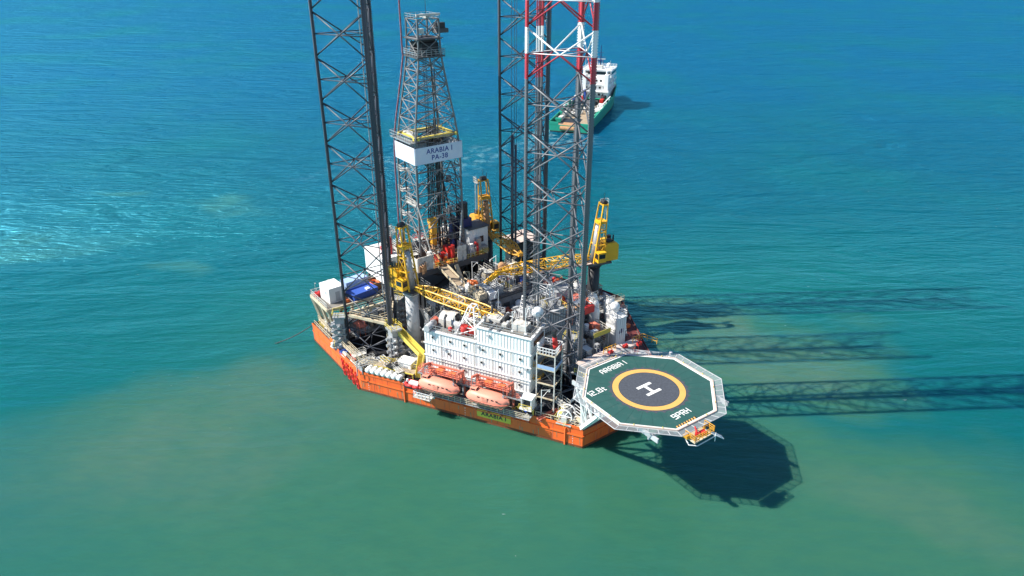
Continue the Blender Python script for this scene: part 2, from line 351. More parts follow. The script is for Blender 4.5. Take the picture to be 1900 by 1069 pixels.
# ------------------------------------------------------------------ hull
LEGC = {'starboard': (-11.97, -19.39, 65.95), 'bow': (22.71, 0.0, 65.14), 'port': (-11.97, 19.39, 66.46)}
LS, HB = 10.638, 7.601
LR = LS/math.sqrt(3)
CH = [(LR*math.cos(a), LR*math.sin(a)) for a in (-2*pi/3, 0, 2*pi/3)]
OUT = [(35, -4), (35, 17.3), (1.8, 36.5), (-3.0, 35.6), (-28.6, 27), (-28.6, -27.3), (-4.5, -27.4)]
OUT = OUT[::-1]
DZ = 4.0
def hexa(c, r, n=12): return [(c[0]+r*math.cos(2*pi*i/n), c[1]+r*math.sin(2*pi*i/n)) for i in range(n)]
def build_hull():
    rs = random.Random(5)
    from mathutils.geometry import tessellate_polygon
    h = thing('rig_hull', 'broad orange drilling rig hull afloat with grey cluttered main deck', 'rig hull', 0, 0, 0, rig=True)
    shell = MB(); n = len(OUT)
    for i in range(n):
        a, b = OUT[i], OUT[(i+1) % n]
        shell.add([(a[0], a[1], -5), (b[0], b[1], -5), (b[0], b[1], DZ), (a[0], a[1], DZ)], [(0, 1, 2, 3)])
    # bulwark lip; port edges take a darker red in place of shade
    lip = MB()
    for i in range(n):
        a, b = Vector(OUT[i]+(DZ+0.1,)), Vector(OUT[(i+1) % n]+(DZ+0.1,))
        side = (a.y > 3 or b.y > 3)
        (lip if side else shell).rect(a, b, 0.18, 0.5)
        shell.rect(a-Vector((0, 0, 1.6)), b-Vector((0, 0, 1.6)), 0.30, 0.28)
    shell.build('shell_plating', 'hull', h); lip.build('port_bulwark', 'reddeck', h)
    wells = [hexa(LEGC[k][:2], LR+1.1) for k in LEGC]
    loops = [[Vector((x, y, 0)) for x, y in OUT]]+[[Vector((x, y, 0)) for x, y in wl[::-1]] for wl in wells]
    tris = tessellate_polygon(loops); flat = [p for l in loops for p in l]
    d = MB(); d.add([(p.x, p.y, DZ-0.06) for p in flat], [tuple(t) for t in tris])
    dk = d.build('main_deck', 'deck', h)
    bm = bmesh.new(); bm.from_mesh(dk.data); bmesh.ops.recalc_face_normals(bm, faces=bm.faces); bm.to_mesh(dk.data); bm.free()
    for wl in wells:
        wm = MB(); k = len(wl)
        for i in range(k):
            a, b = wl[i], wl[(i+1) % k]; wm.add([(a[0], a[1], -5), (b[0], b[1], -5), (b[0], b[1], DZ-0.07), (a[0], a[1], DZ-0.07)], [(0, 1, 2, 3)])
        wm.build('leg_well', 'black', h)
    wl_ = MB()
    for i in range(n):
        a, b = OUT[i], OUT[(i+1) % n]; wl_.rect((a[0], a[1], .05), (b[0], b[1], .05), .08, .75)
    wl_.build('waterline_stain', mat('weed_stained_hull_paint', (.20, .06, .025), .4, var=.5, dirt=.5, dcol=(.06, .05, .03), scale=1.2), h)
    # red-oxide margin along the port side
    sd_ = MB(); sd_.prism([(34.6, 9), (34.6, 17.1), (1.8, 36.2), (-2.9, 35.3), (-2.9, 27), (14, 20)], DZ-0.05, DZ+0.012); sd_.build('port_deck_margin', 'reddeck', h)
    # vertical fender ladders and doubler strakes on the starboard quarter
    for i in range(4):
        u = -13+i*2.1
        f = MB()
        f.rect((u, -27.55, 3.2), (u+1.1, -27.66, -0.6), 0.2, 0.22); f.rect((u+.8, -27.55, 3.2), (u+1.9, -27.66, -0.6), 0.2, 0.22)
        for k in range(4): f.rect((u+0.3*k, -27.68, 2.8-0.95*k), (u+.8+0.3*k, -27.68, 2.8-0.95*k), 0.14, 0.14)
        f.build('fender_ladder', 'red', h)
    # name plate on the starboard bow shoulder
    a = Vector((-4.5, -27.4, 0)); b = Vector((35, -4, 0)); e = (b-a).normalized(); nrm = Vector((e.y, -e.x, 0))
    pc = a+e*((Vector((20.3, -12.6, 0))-a).dot(e))+nrm*0.10; pc.z = 2.0
    pm = MB(); hw = 3.4
    pm.rect(pc-e*hw, pc+e*hw, 0.06, 1.55); pl = pm.build('name_plate', 'plate', h)
    text('ARABIA I', 1.15, 'lettering', 'black', pl, basis(pc+nrm*0.05, e, (0, 0, 1)), 0.03, 1.12)
    # weld seams and draught marks
    ws = MB()
    for (i, j) in ((a, b), (Vector((-28.6, -27.3, 0)), Vector((-4.5, -27.4, 0))), (Vector((35, -4, 0)), Vector((35, 17.3, 0)))):
        d_ = (j-i); n_ = int(d_.length/3.1); d_.normalize(); o_ = Vector((d_.y, -d_.x, 0))*.012
        for k in range(1, n_):
            q_ = i+d_*(k*3.1)+o_; ws.rect((q_.x, q_.y, -.5), (q_.x, q_.y, 3.8), .05, .05)
    ws.build('weld_seam', 'salmondk', h)
    for uu in (.04, .5, .96):
        q_ = a+(b-a)*uu+nrm*.02
        for k in range(4): text('%d' % (2*k+2), .32, 'draught_mark', 'mark', h, basis((q_.x, q_.y, .5+k*.55), e, (0, 0, 1)), .01)
    sc = MB()
    for i_ in range(26):
        t_ = rs.random(); q_ = a+(b-a)*t_+nrm*.02; l_ = rs.uniform(.5, 2.6); z_ = rs.uniform(1.2, 3.7)
        sc.rect((q_.x, q_.y, z_), (q_.x+.1*l_*e.x, q_.y+.1*l_*e.y, z_-l_), .012, rs.uniform(.06, .22))
    sc.build('rust_run', 'rust', h)
    fd = MB()
    for t_ in (.22, .93):
        q_ = a+(b-a)*t_+nrm*.12; fd.rect((q_.x, q_.y, -.4), (q_.x, q_.y, 3.6), .22, .3)
    islands(fd, 'rubbing_fender', 'hull', h)
    # deck edge railings
    cw = MB(); o1 = nrm*1.0
    cw.rect(a+e*14.5+nrm*.9+Vector((0, 0, 4.45)), a+e*36.5+nrm*.9+Vector((0, 0, 4.45)), 1.9, .12); cw.build('overhanging_walkway', 'grey', h)  # edge platform lengthened so its overhang shades hull and water
    cw = MB(); p_, q_ = a+e*14.5+nrm*1.8+Vector((0, 0, 4.5)), a+e*36.5+nrm*1.8+Vector((0, 0, 4.5)); cw.rail([p_, q_], 1.1, .05, 1.2, 2); cw.build('walkway_railing', 'cream', h)
    for k in range(9):
        bk = MB(); c_ = a+e*(15+k*2.6); bk.rect(c_+nrm*.1+Vector((0, 0, 2.6)), c_+nrm*1.7+Vector((0, 0, 4.35)), .16, .2); bk.build('walkway_bracket', 'salmondk', h)
    ec = MB(); cpts = [(-27.6, -25.6), (-17, -25.9), (-14, -26.0), (-6, -26.0), (-1.2, -23.4)]
    for (x0, y0), (x1, y1) in zip(cpts[:-1], cpts[1:]): ec.rect((x0, y0, 5.3), (x1, y1, 5.3), 1.1, .12); ec.rail([(x0, y0+.55, 5.35), (x1, y1+.55, 5.35)], 1.0, .05, 1.3); ec.rail([(x0, y0-.55, 5.35), (x1, y1-.55, 5.35)], 1.0, .05, 1.3)
    ec.build('edge_catwalk', 'cream', h)
    rl = MB(); pts = [Vector(p+(DZ+0.3,)) for p in OUT]
    def along(i, j, t0, t1, off=0.35):
        a_, b_ = pts[i], pts[j]; return a_.lerp(b_, t0), a_.lerp(b_, t1)
    rl.rail([(-28.2, -26.9, DZ), (-16, -26.9, DZ)], 1.1, 0.06); rl.rail([(-12, -27.0, DZ), (-4.6, -27.0, DZ), (4, -22, DZ)], 1.1, 0.06)
    rl.rail([(27, -8.3, DZ), (34.6, -3.8, DZ)], 1.1, 0.06); rl.build('edge_railing', 'cream', h)
    # jacking units on every chord
    jm = MB(); jm.box((0, 0, 3.6), (1.9, 1.7, 7.2)); jm.box((0, 0, 7.35), (2.6, 2.4, 0.3)); jm.box((0, 0, 0.25), (3.0, 2.6, 0.5))
    for z in (1.2, 2.6, 4.0, 5.4): jm.box((0, 0, z-0.62), (2.5, 2.3, 0.14))
    first = None
    for key in LEGC:
        for k, (cx, cy) in enumerate(CH):
            cu, cv, _ = LEGC[key]; px, py = cu+cx, cv+cy
            ang = math.atan2(cy, cx)
            if key == 'bow' and k == 1: zz = DZ
            if first is None:
                first = jm.build('jack_house', 'grey', h); j = first; j.location = (px+math.cos(ang)*1.35, py+math.sin(ang)*1.35, DZ); j.rotation_euler = (0, 0, ang)
                mm = MB()
                for z in (1.2, 2.6, 4.0, 5.4):
                    for sy in (-1, 1):
                        mm.box((0.1, sy*1.05, z), (1.1, .5, .8)); mm.cyl((0.1, sy*1.3, z), (0.1, sy*1.85, z), 0.36, 0.33, 10)
                        mm.box((1.15, sy*.55, z), (.5, .7, .8)); mm.cyl((1.4, sy*0.55, z), (1.9, sy*0.55, z), 0.33, 0.30, 10)
                mot = mm.build('jack_motors', 'steel', j)
                rr = MB(); rr.rail([(-1.3, -1.2, 7.5), (1.3, -1.2, 7.5), (1.3, 1.2, 7.5), (-1.3, 1.2, 7.5)], 1.0, 0.05); rr.rail([(1.5, -1.3, 0.5), (1.5, 1.3, 0.5)], 1.0, .05)
                rl_ = rr.build('railing', 'lemon', j)
            else:
                j = share(first, 'jack_house', h, (px+math.cos(ang)*1.35, py+math.sin(ang)*1.35, DZ), ang)
                share(mot, 'jack_motors', j); share(rl_, 'railing', j)
    # frame round the starboard leg well, cream to stand for the sunlit leg truss
    su, sv, _ = LEGC['starboard']
    gb = MB()
    p = [Vector((su+x, sv+y, 11.6)) for x, y in CH]
    for i in range(3):
        a_, b_ = p[i], p[(i+1) % 3]; d_ = (b_-a_).normalized()
        gb.rect(a_+d_*0.9, b_-d_*0.9, 0.5, 0.55); gb.rail([a_+d_*1.2+Vector((0, 0, .3)), b_-d_*1.2+Vector((0, 0, .3))], 1.0, 0.045)
    gb.build('sunlit_truss_frame', 'cream', h)
    return h
HULL = build_hull()

# ------------------------------------------------------------------ legs
def build_legs():
    top, bot = 112.0, -4.0
    g = 'lattice legs of the rig'
    lab = {'starboard': 'dark three-chord lattice leg at the stern corner, beside the white and blue containers',
           'bow': 'lattice leg with red and white bands standing beside the helideck',
           'port': 'dark lattice leg with no bands behind the banded leg, nearest the ship'}
    meshes = {}
    nb = 13
    for key in ('starboard', 'bow', 'port'):
        u, v, zn = LEGC[key]
        t = thing('lattice_leg', lab[key], 'rig leg', u, v, 0, group=g)
        mk = 'legband' if key == 'bow' else None
        if not meshes:
            c = MB(); c.cyl((0, 0, bot), (0, 0, top), 0.30, 0.30, 10)
            meshes['chord'] = c.build('chord', 'leg', t, True); rk = MB()
            rk.bx(-0.09, 0.09, -0.42, 0.42, bot, top)
            z = bot
            while z < top-0.3:
                for s_ in (-1, 1): rk.box((0, s_*0.49, z+0.2), (0.17, 0.16, 0.2))
                z += 0.4
            meshes['rack'] = rk.build('rack', 'leg', meshes['chord'])
            # a face between chord 0 and chord 1, centred on the leg, turned by 120 degrees for the others
            a, b = Vector(CH[0]+(0,)), Vector(CH[1]+(0,)); e = (b-a).normalized()
            a2, b2 = a+e*0.3, b-e*0.3; up = Vector((0, 0, HB/2-0.35))
            x = MB(); x.cyl(a2+up, b2-up, 0.125, 0.125, 7); x.cyl(a2-up, b2+up, 0.125, 0.125, 7)
            for q in (a2+up, a2-up, b2+up, b2-up):
                pass
            meshes['x'] = x.build('cross_brace', 'leg', t, True)
            hz = MB(); hz.cyl(a2, b2, 0.10, 0.10, 7); meshes['h'] = hz.build('horizontal_brace', 'leg', t, True)
            mid = [(Vector(CH[i]+(0,))+Vector(CH[(i+1) % 3]+(0,)))/2 for i in range(3)]
            inn = MB()
            for i in range(3): inn.cyl(mid[i], mid[(i+1) % 3], 0.085, 0.085, 5)
            meshes['i'] = inn.build('inner_brace', 'leg', t, True)
            protos = [meshes[k] for k in ('chord', 'x', 'h', 'i')]
        for k, (cx, cy) in enumerate(CH):
            if key == 'starboard' and k == 0:
                ch = meshes['chord']
            else:
                ch = share(meshes['chord'], 'chord', t, m=mk); share(meshes['rack'], 'rack', ch, m=mk)
            ch.location = (cx, cy, 0); ch.rotation_euler = (0, 0, math.atan2(cy, cx))
        sp = MB(); sp.lathe((0, 0, 0), [(2, -4), (LR+.7, -2.5), (LR+.7, .1), (LR-.6, .5), (1.0, .9)], 20); sp.build('spud_can', 'black', t)  # can coloured black to make the open leg well dark
        for i in range(nb):
            zz = zn+HB*2-i*HB
            for f in range(3):
                rz = f*2*pi/3
                if key == 'starboard' and i == 0 and f == 0:
                    meshes['x'].location = (0, 0, zz); meshes['h'].location = (0, 0, zz)
                else:
                    share(meshes['x'], 'cross_brace', t, (0, 0, zz), rz, mk); share(meshes['h'], 'horizontal_brace', t, (0, 0, zz), rz, mk)
            if key == 'starboard' and i == 0: meshes['i'].location = (0, 0, zz)
            else: share(meshes['i'], 'inner_brace', t, (0, 0, zz), 0, mk)
        up_ = MB()     # upper bays out of the frame, one mesh
        for i in range(3, 7):
            zz = zn+HB*i
            if zz+HB/2 > top: continue
            for f in range(3):
                a_, b_ = Vector(CH[f]+(zz,)), Vector(CH[(f+1) % 3]+(zz,)); u_ = Vector((0, 0, HB/2))
                up_.cyl(a_+u_, b_-u_, 0.15, 0.15, 5); up_.cyl(a_-u_, b_+u_, 0.15, 0.15, 5); up_.cyl(a_, b_, 0.125, 0.125, 5)
        up_.build('upper_lattice', 'legband' if key == 'bow' else 'leg', t)
        # ladders and raw-water pipes
        if key == 'starboard':
            p = MB(); p.cyl((2.1, 0.9, 8), (2.1, 0.9, top), 0.12, 0.12, 6); p.cyl((2.3, 1.35, 8), (2.3, 1.35, top), 0.07, 0.07, 6)
            p.build('service_pipe', 'steel', t)
        if key == 'bow':
            p = MB()
            for dy, r in ((-2.4, 0.20), (-3.5, 0.09), (-3.15, 0.09), (-2.9, 0.07)): p.cyl((-3.0, dy, 17), (-3.0, dy, top), r, r, 6)
            z = 18
            while z < 100: p.bx(-3.15, -2.85, -3.6, -2.2, z, z+0.12); z += 3.8
            p.build('service_pipe', 'legband', t)
        if key == 'port':
            p = MB(); p.cyl((-0.6, -3.9, 6), (-0.6, -3.9, 43), 0.34, 0.34, 9); p.cyl((0.1, -3.5, 6), (0.1, -3.5, 41), 0.26, 0.26, 9)
            p.cyl((-0.6, -3.9, 43), (-0.6, -3.9, 46), 0.05, 0.05, 5); p.build('raw_water_tower', 'leg', t, True)
            q = MB()
            for dx, dy in ((-0.6, -4.1), (0.2, -3.4), (-0.1, -3.7)): q.cyl((dx, dy, 40), (dx, dy, top), 0.05, 0.05, 5)
            q.build('hoist_cable', 'leg', t)
build_legs()

# ------------------------------------------------------------------ accommodation block
def build_block():
    ang = R(28.6)
    t = thing('accommodation_block', 'white corrugated accommodation block with rows of portholes above the orange lifeboats', 'building', 5.3, -17.9, 0, ang)
    LW, Z0, Z1, Z2, XS, D1, D2 = 21.7, 7.0, 15.0, 18.2, 11.1, 7.6, 6.2
    m = MB(); m.bx(0, LW, 0, D2, Z0, Z1); m.bx(-0.0, XS, D2, D1, Z0, Z1); m.build('lower_storeys', 'white', t)
    m = MB(); m.bx(XS, LW, 0, D2, Z1+0.003, Z2); m.build('bridge_storey', 'white', t)
    m = MB(); m.bx(0.8, LW-0.8, 0.9, D1-1.0, 4.0, Z0); m.build('support_base', 'grey', t)
    rib = MB(); x = 0.35
    while x < LW:
        rib.bx(x-0.12, x+0.12, -0.06, 0.0, Z0+0.25, Z1-0.2)
        if x > XS+.1: rib.bx(x-0.12, x+0.12, -0.06, 0.0, Z1+0.2, Z2-0.15)
        x += 0.62
    y = 0.5
    while y < D2: rib.bx(LW, LW+0.07, y-0.11, y+0.11, Z0+0.3, Z2-0.2); y += 0.62
    y = 0.5
    while y < D1: rib.bx(-0.07, 0, y-0.11, y+0.11, Z0+0.3, Z1-0.2); y += 0.62
    rib.build('corrugation_ribs', 'white', t)
    st = MB()
    for z in (7.05, 9.7, 12.35): st.bx(-0.2, LW+0.18, -0.2, 0.0, z, z+0.16); 
    st.bx(-0.25, XS-0.003, -0.25, 0.5, Z1+0.0, Z1+0.22); st.bx(XS, LW+0.18, -0.2, 0.0, Z1-0.05, Z1+0.13)
    st.bx(XS-0.25, LW+0.22, -0.25, D2, Z2, Z2+0.16)
    for z in (9.7, 12.35, 15.0): st.bx(LW, LW+0.18, 0.0, D2, z, z+0.16)
    st.build('storey_trim', 'whiteclean', t)
    ports = [(1.9, 13.9), (5.6, 13.9), (8.6, 13.9), (12.4, 13.9), (15.9, 13.9), (19.8, 13.9),
             (1.9, 11.2), (5.2, 11.2), (8.5, 11.2), (12.1, 11.2), (15.8, 11.2), (19.7, 11.2), (8.5, 8.5), (15.8, 8.5), (19.7, 8.5)]
    fr = gl = None
    for (px, pz) in ports:
        if fr is None:
            a = MB(); a.cyl((0, -0.14, 0), (0, -0.22, 0), 0.30, 0.30, 14); fr = a.build('porthole', 'offwhite', t)
            b = MB(); b.cyl((0, -0.223, 0), (0, -0.235, 0), 0.23, 0.23, 14); gl = b.build('pane', 'glass', fr); fr.location = (px, 0, pz)
        else:
            f = share(fr, 'porthole', t, (px, 0, pz)); share(gl, 'pane', f)
    w_ = MB(); w_.bx(LW+0.14, LW+0.2, 1.2, 5.4, 16.3, 17.3); w_.bx(LW+0.14, LW+0.2, 1.2, 5.4, 13.4, 14.1); islands(w_, 'bow_window', 'glass', t)
    r = MB(); r.rail([(0.1, 0.1, Z1+0.22), (XS-0.2, 0.1, Z1+0.22)], 1.1, 0.05, 1.2); r.rail([(0.1, 0.1, Z1+0.22), (0.1, D1-0.2, Z1+0.22)], 1.1, 0.05, 1.2)
    r.rail([(XS, 0.2, Z2+0.16), (LW-0.1, 0.2, Z2+0.16), (LW-0.1, D2-0.2, Z2+0.16)], 1.0, 0.045, 1.4); r.build('roof_railing', 'steel', t)
    rf = MB(); rf.bx(0.3, XS-0.3, 0.4, D1-0.3, Z1+0.004, Z1+0.05); rf.bx(XS+0.2, LW-0.3, 0.3, D2-0.3, Z2+0.165, Z2+0.2); rf.build('roof_sheet', 'deck', t)
    # fittings of the roof
    f = MB()
    f.bx(12, 14.5, 2.5, 4.5, Z2+.2, Z2+0.9); f.bx(15.5, 16.4, 1.2, 2.2, Z2+.2, Z2+1.1); f.bx(17.4, 20.2, 1.4, 3.4, Z2+.2, Z2+1.5); f.bx(17.8, 19.6, 3.5, 4.4, Z2+.2, Z2+1.1); islands(f, 'ventilation_unit', 'offwhite', t)
    f = MB(); f.tube([(11.6, 1.2, Z2+.5), (17, 1.2, Z2+.5), (17, 5.5, Z2+.5)], 0.14); f.tube([(12, 5.2, Z2+.4), (20, 5.2, Z2+.4)], 0.18); f.tube([(13, 4.9, Z2+.3), (13, .6, Z2+.3)], .12)
    f.cyl((16.9, 3.2, Z2+.2), (16.9, 3.2, Z2+1.5), 0.3, 0.3, 10); f.bx(14.8, 15.2, 3, 5, Z2+.2, Z2+1.4); f.build('roof_pipework', 'darkgrey', t)
    f = MB(); f.lathe((19.2, 5.5, Z2+.2), [(0.25, 0), (0.25, .5)], 10); f.build('dome_pedestal', 'white', t)
    # white arched shelter on the lower roof
    s = MB(); prof = [(-1.7, 0), (-1.6, 1.2), (-1.0, 1.9), (0, 2.15), (1.0, 1.9), (1.6, 1.2), (1.7, 0)]
    for i in range(6):
        (y0, z0), (y1, z1) = prof[i], prof[i+1]
        vs = [(1.4, 4.6+y0, Z1+.05+z0), (1.4, 4.6+y1, Z1+.05+z1), (4.4, 4.6+y1, Z1+.05+z1), (4.4, 4.6+y0, Z1+.05+z0)]
        k = [(x_, 4.6+(y_-4.6)*.94, Z1+.05+(z_-Z1-.05)*.95) for x_, y_, z_ in vs]
        s.add(vs+k, [(0, 1, 2, 3), (7, 6, 5, 4), (0, 4, 5, 1), (2, 6, 7, 3)])
    s.build('arched_shelter', 'offwhite', t)
    s = MB(); s.bx(1.4, 2.6, 3.4, 5.8, Z1+.05, Z1+1.7); s.bx(3.1, 4.3, 3.6, 5.0, Z1+.05, Z1+1.3); islands(s, 'shelter_machinery', 'darkgrey', t)
    s = MB(); s.cyl((7.7, 1.6, Z1+.1), (7.7, 1.6, Z1+1.9), 0.7, 0.7, 12); s.cyl((8.9, 2.0, Z1+.1), (8.9, 2.0, Z1+1.7), 0.6, 0.6, 12); s.sphere((4.9, 1.3, Z1+.7), .45); islands(s, 'red_tank', 'red', t, True)
    # boom rest: white lattice frame
    b = MB(); q = [(6.4, 0.7, Z1+.2), (10.4, 0.7, Z1+.2), (6.4, 4.4, Z1+.2), (10.4, 4.4, Z1+.2)]; tp = [(7.9, 3.0, 20.2), (9.0, 3.0, 20.2), (7.9, 4.4, 20.2), (9.0, 4.4, 20.2)]
    for a_, c_ in zip(q, tp): b.cyl(a_, c_, 0.13, 0.13, 6)
    for i, j in ((0, 1), (1, 3), (3, 2), (2, 0)):
        b.cyl(tp[i], tp[j], .12, .12, 6)
        for k in (0.3, 0.62): b.cyl(Vector(q[i]).lerp(Vector(tp[i]), k), Vector(q[j]).lerp(Vector(tp[j]), k), .08, .08, 5)
        b.cyl(q[i], Vector(q[j]).lerp(Vector(tp[j]), .3), .08, .08, 5); b.cyl(Vector(q[j]).lerp(Vector(tp[j]), .3), Vector(q[i]).lerp(Vector(tp[i]), .62), .08, .08, 5)
    b.build('boom_rest', 'white', t)
    # bow-end outside walkways
    k = MB(); 
    for z in (9.7, 12.4): k.bx(LW+0.2, LW+1.7, 0.6, D2-0.3, z-0.08, z+0.06)
    islands(k, 'side_gallery', 'cream', t)
    k = MB()
    for z in (9.7, 12.4): k.rail([(LW+1.65, 0.7, z), (LW+1.65, D2-.4, z)], 1.1, 0.05, 1.2); k.rail([(LW+.3, .65, z), (LW+1.65, .65, z)], 1.1, .05, 1.2)
    k.build('gallery_railing', 'amber', t)
    k = MB()
    for x_ in (3.6, 10.6, 14.2, 18.0): k.tube([(x_, -.16, Z1-.2), (x_, -.16, 7.2)], .06, 5)
    k.tube([(.4, -.2, 9.2), (LW-.5, -.2, 9.2)], .07, 5); k.build('drain_pipe', 'offwhite', t)
    k = MB()
    for x_, z_ in ((4.4, 11.9), (11.4, 14.3), (17.3, 9.1), (20.9, 12.1), (7.0, 9.2), (13.5, 17.2)): k.box((x_, -.2, z_), (.55, .3, .4))
    islands(k, 'wall_vent', 'lightgrey', t)
    # embarkation platform in front
    k = MB(); k.bx(-0.5, LW+0.6, -2.4, -0.3, 6.7, 6.95); k.build('embarkation_deck', 'grey', t)
    k = MB()
    for x_ in range(0, 22, 3): k.bx(x_, x_+.25, -2.2, -1.9, 4.0, 6.7)
    islands(k, 'deck_post', 'grey', t)
    k = MB(); k.rail([(-0.4, -2.35, 6.95), (LW+.5, -2.35, 6.95)], 1.1, 0.06, 1.0, 2); k.rail([(-.4, -2.3, 6.95), (-.4, -.4, 6.95)], 1.1, .06, 1.0, 2); k.build('embarkation_railing', 'salmondk', t)
build_block()

# ------------------------------------------------------------------ lifeboats with davits
def build_lifeboats():
    ang = R(29.2)
    t = thing('lifeboat', 'faded orange enclosed lifeboat hanging beside the hull, nearer the stern', 'lifeboat', 12.4, -19.3, 5.6, ang, 'enclosed lifeboats')
    # hull and canopy lofted from stations
    st = [(-4.2, 0.25, 0.9), (-3.9, 0.8, 0.35), (-3.0, 1.25, 0.05), (-1.5, 1.45, 0.0), (0.5, 1.5, 0.0), (2.2, 1.4, 0.05), (3.3, 1.05, 0.3), (3.9, 0.6, 0.7), (4.15, 0.15, 1.05)]
    def loft(secs):
        n = len(secs[0]); vs = [p for s_ in secs for p in s_]; fs = []
        for k in range(len(secs)-1):
            for i in range(n-1): fs.append((k*n+i, k*n+i+1, (k+1)*n+i+1, (k+1)*n+i))
        fs.append(tuple(range(n))); fs.append(tuple(range((len(secs)-1)*n, len(secs)*n))[::-1]); return vs, fs
    lo = []
    for x, hw, kz in st: lo.append([(x, -hw, 1.25), (x, -hw*0.96, 0.95), (x, -hw*.72, kz+.28), (x, 0, kz-0.05 if kz < 1 else 1.0), (x, hw*.72, kz+.28), (x, hw*.96, .95), (x, hw, 1.25)])
    m = MB(); m.add(*loft(lo)); hl = m.build('boat_hull', 'salmon', t, True)
    up = []
    for x, hw, kz in st:
        f = 1.0 if -3.2 < x < 3 else (0.62 if abs(x) < 3.95 else 0.25)
        h = 1.35*f
        if x < -3.2: h = 0.9*f
        up.append([(x, -hw*.97, 1.27), (x, -hw*.93, 1.27+h*.45), (x, -hw*.72, 1.27+h*.82), (x, -hw*.35, 1.27+h), (x, hw*.35, 1.27+h), (x, hw*.72, 1.27+h*.82), (x, hw*.93, 1.27+h*.45), (x, hw*.97, 1.27)])
    m = MB(); m.add(*loft(up)); m.build('canopy', 'salmon', t, True)
    m = MB(); pts = [(x, -hw-0.05, 1.26) for x, hw, _ in st]; pts2 = [(x, hw+.05, 1.26) for x, hw, _ in st]; m.tube(pts, 0.09); m.tube(pts2, 0.09); m.build('rubbing_strake', 'salmondk', t)
    m = MB(); m.bx(-3.3, -2.1, -0.55, 0.55, 2.35, 3.0); m.build('steering_turret', 'salmon', t)
    m = MB(); m.bx(-2.09, -2.05, -0.4, 0.4, 2.66, 2.95); m.bx(-3.1, -2.3, -0.575, -0.555, 2.66, 2.92); m.build('turret_window', 'glass', t)
    m = MB(); m.bx(-0.5, 0.5, -1.49, -1.40, 1.45, 2.1); m.build('side_hatch', 'salmon', t)
    m = MB()
    for s_ in (-1, 1):
        for k in range(7): m.bar((-3.0+k*.95, s_*1.5, 1.12), (-2.5+k*.95, s_*1.55, .85), .03); m.bar((-2.5+k*.95, s_*1.55, .85), (-2.05+k*.95, s_*1.5, 1.12), .03)
    m.build('grab_line', 'salmondk', t)
    m = MB()
    for k in range(5): m.bx(-1.5+k*.9, -1.05+k*.9, -1.36, -1.30, 1.95, 2.16)
    m.build('side_window', 'glass', t)
    for x in (-3.0, 3.0):
        m = MB(); m.box((x, 0, 2.5), (.35, .25, .5)); m.cyl((x, 0, 2.7), (x, 0, 4.6), .05, .05, 5); m.build('lifting_hook', 'steel', t)
    t2 = copy_tree(t); t2['label'] = 'faded orange enclosed lifeboat above the yellow name plate on the hull'
    e = Vector((math.cos(ang), math.sin(ang))); 
    t2.location = world(20.9, -14.3, 5.6)
    d = thing('lifeboat_davit', 'faded red davit frame holding the lifeboat nearer the stern', 'davit', 11.6, -17.2, 4.0, ang, 'lifeboat davits')
    for x in (-3.6, 3.4):
        m = MB()
        m.rect((x, 0.6, 0), (x, 0.2, 5.6), 0.4, 0.4); m.rect((x, 0.2, 5.6), (x, -2.1, 6.4), 0.34, 0.4); m.rect((x, 1.2, 3.1), (x, 0.25, 4.8), .25, .25)
        m.rect((x, -2.1, 6.35), (x, -2.2, 4.6), .12, .12)
        m.build('davit_arm', 'salmondk', d)
    m = MB(); m.rect((-3.6, .25, 5.5), (3.4, .25, 5.5), .3, .3); m.bx(-1.2, .6, .2, 1.3, 3.1, 4.1); m.cyl((1.2, .3, 3.6), (2.4, .3, 3.6), .45, .45, 12); m.build('winch', 'salmondk', d)
    m = MB(); m.bx(-3.4, 3.2, -0.9, 0.9, 4.3, 4.4); m.build('boarding_platform', 'salmondk', d)
    m = MB(); m.rail([(-3.4, -0.85, 4.4), (3.2, -.85, 4.4), (3.2, .85, 4.4)], 1.2, 0.06, .8, 2); m.rail([(-3.4, -.85, 4.4), (-3.4, .85, 4.4)], 1.2, .06, .8, 2); m.build('platform_railing', 'salmondk', d)
    m = MB(); m.bx(-1.9, -0.6, -.6, .6, 4.42, 5.0); m.bx(.7, 2.0, -.5, .6, 4.42, 4.85); islands(m, 'stowage_box', 'orange', d)
    d2 = copy_tree(d); d2['label'] = 'faded red davit frame holding the lifeboat above the name plate'; d2.location = world(20.1, -12.2, 4.0)
build_lifeboats()

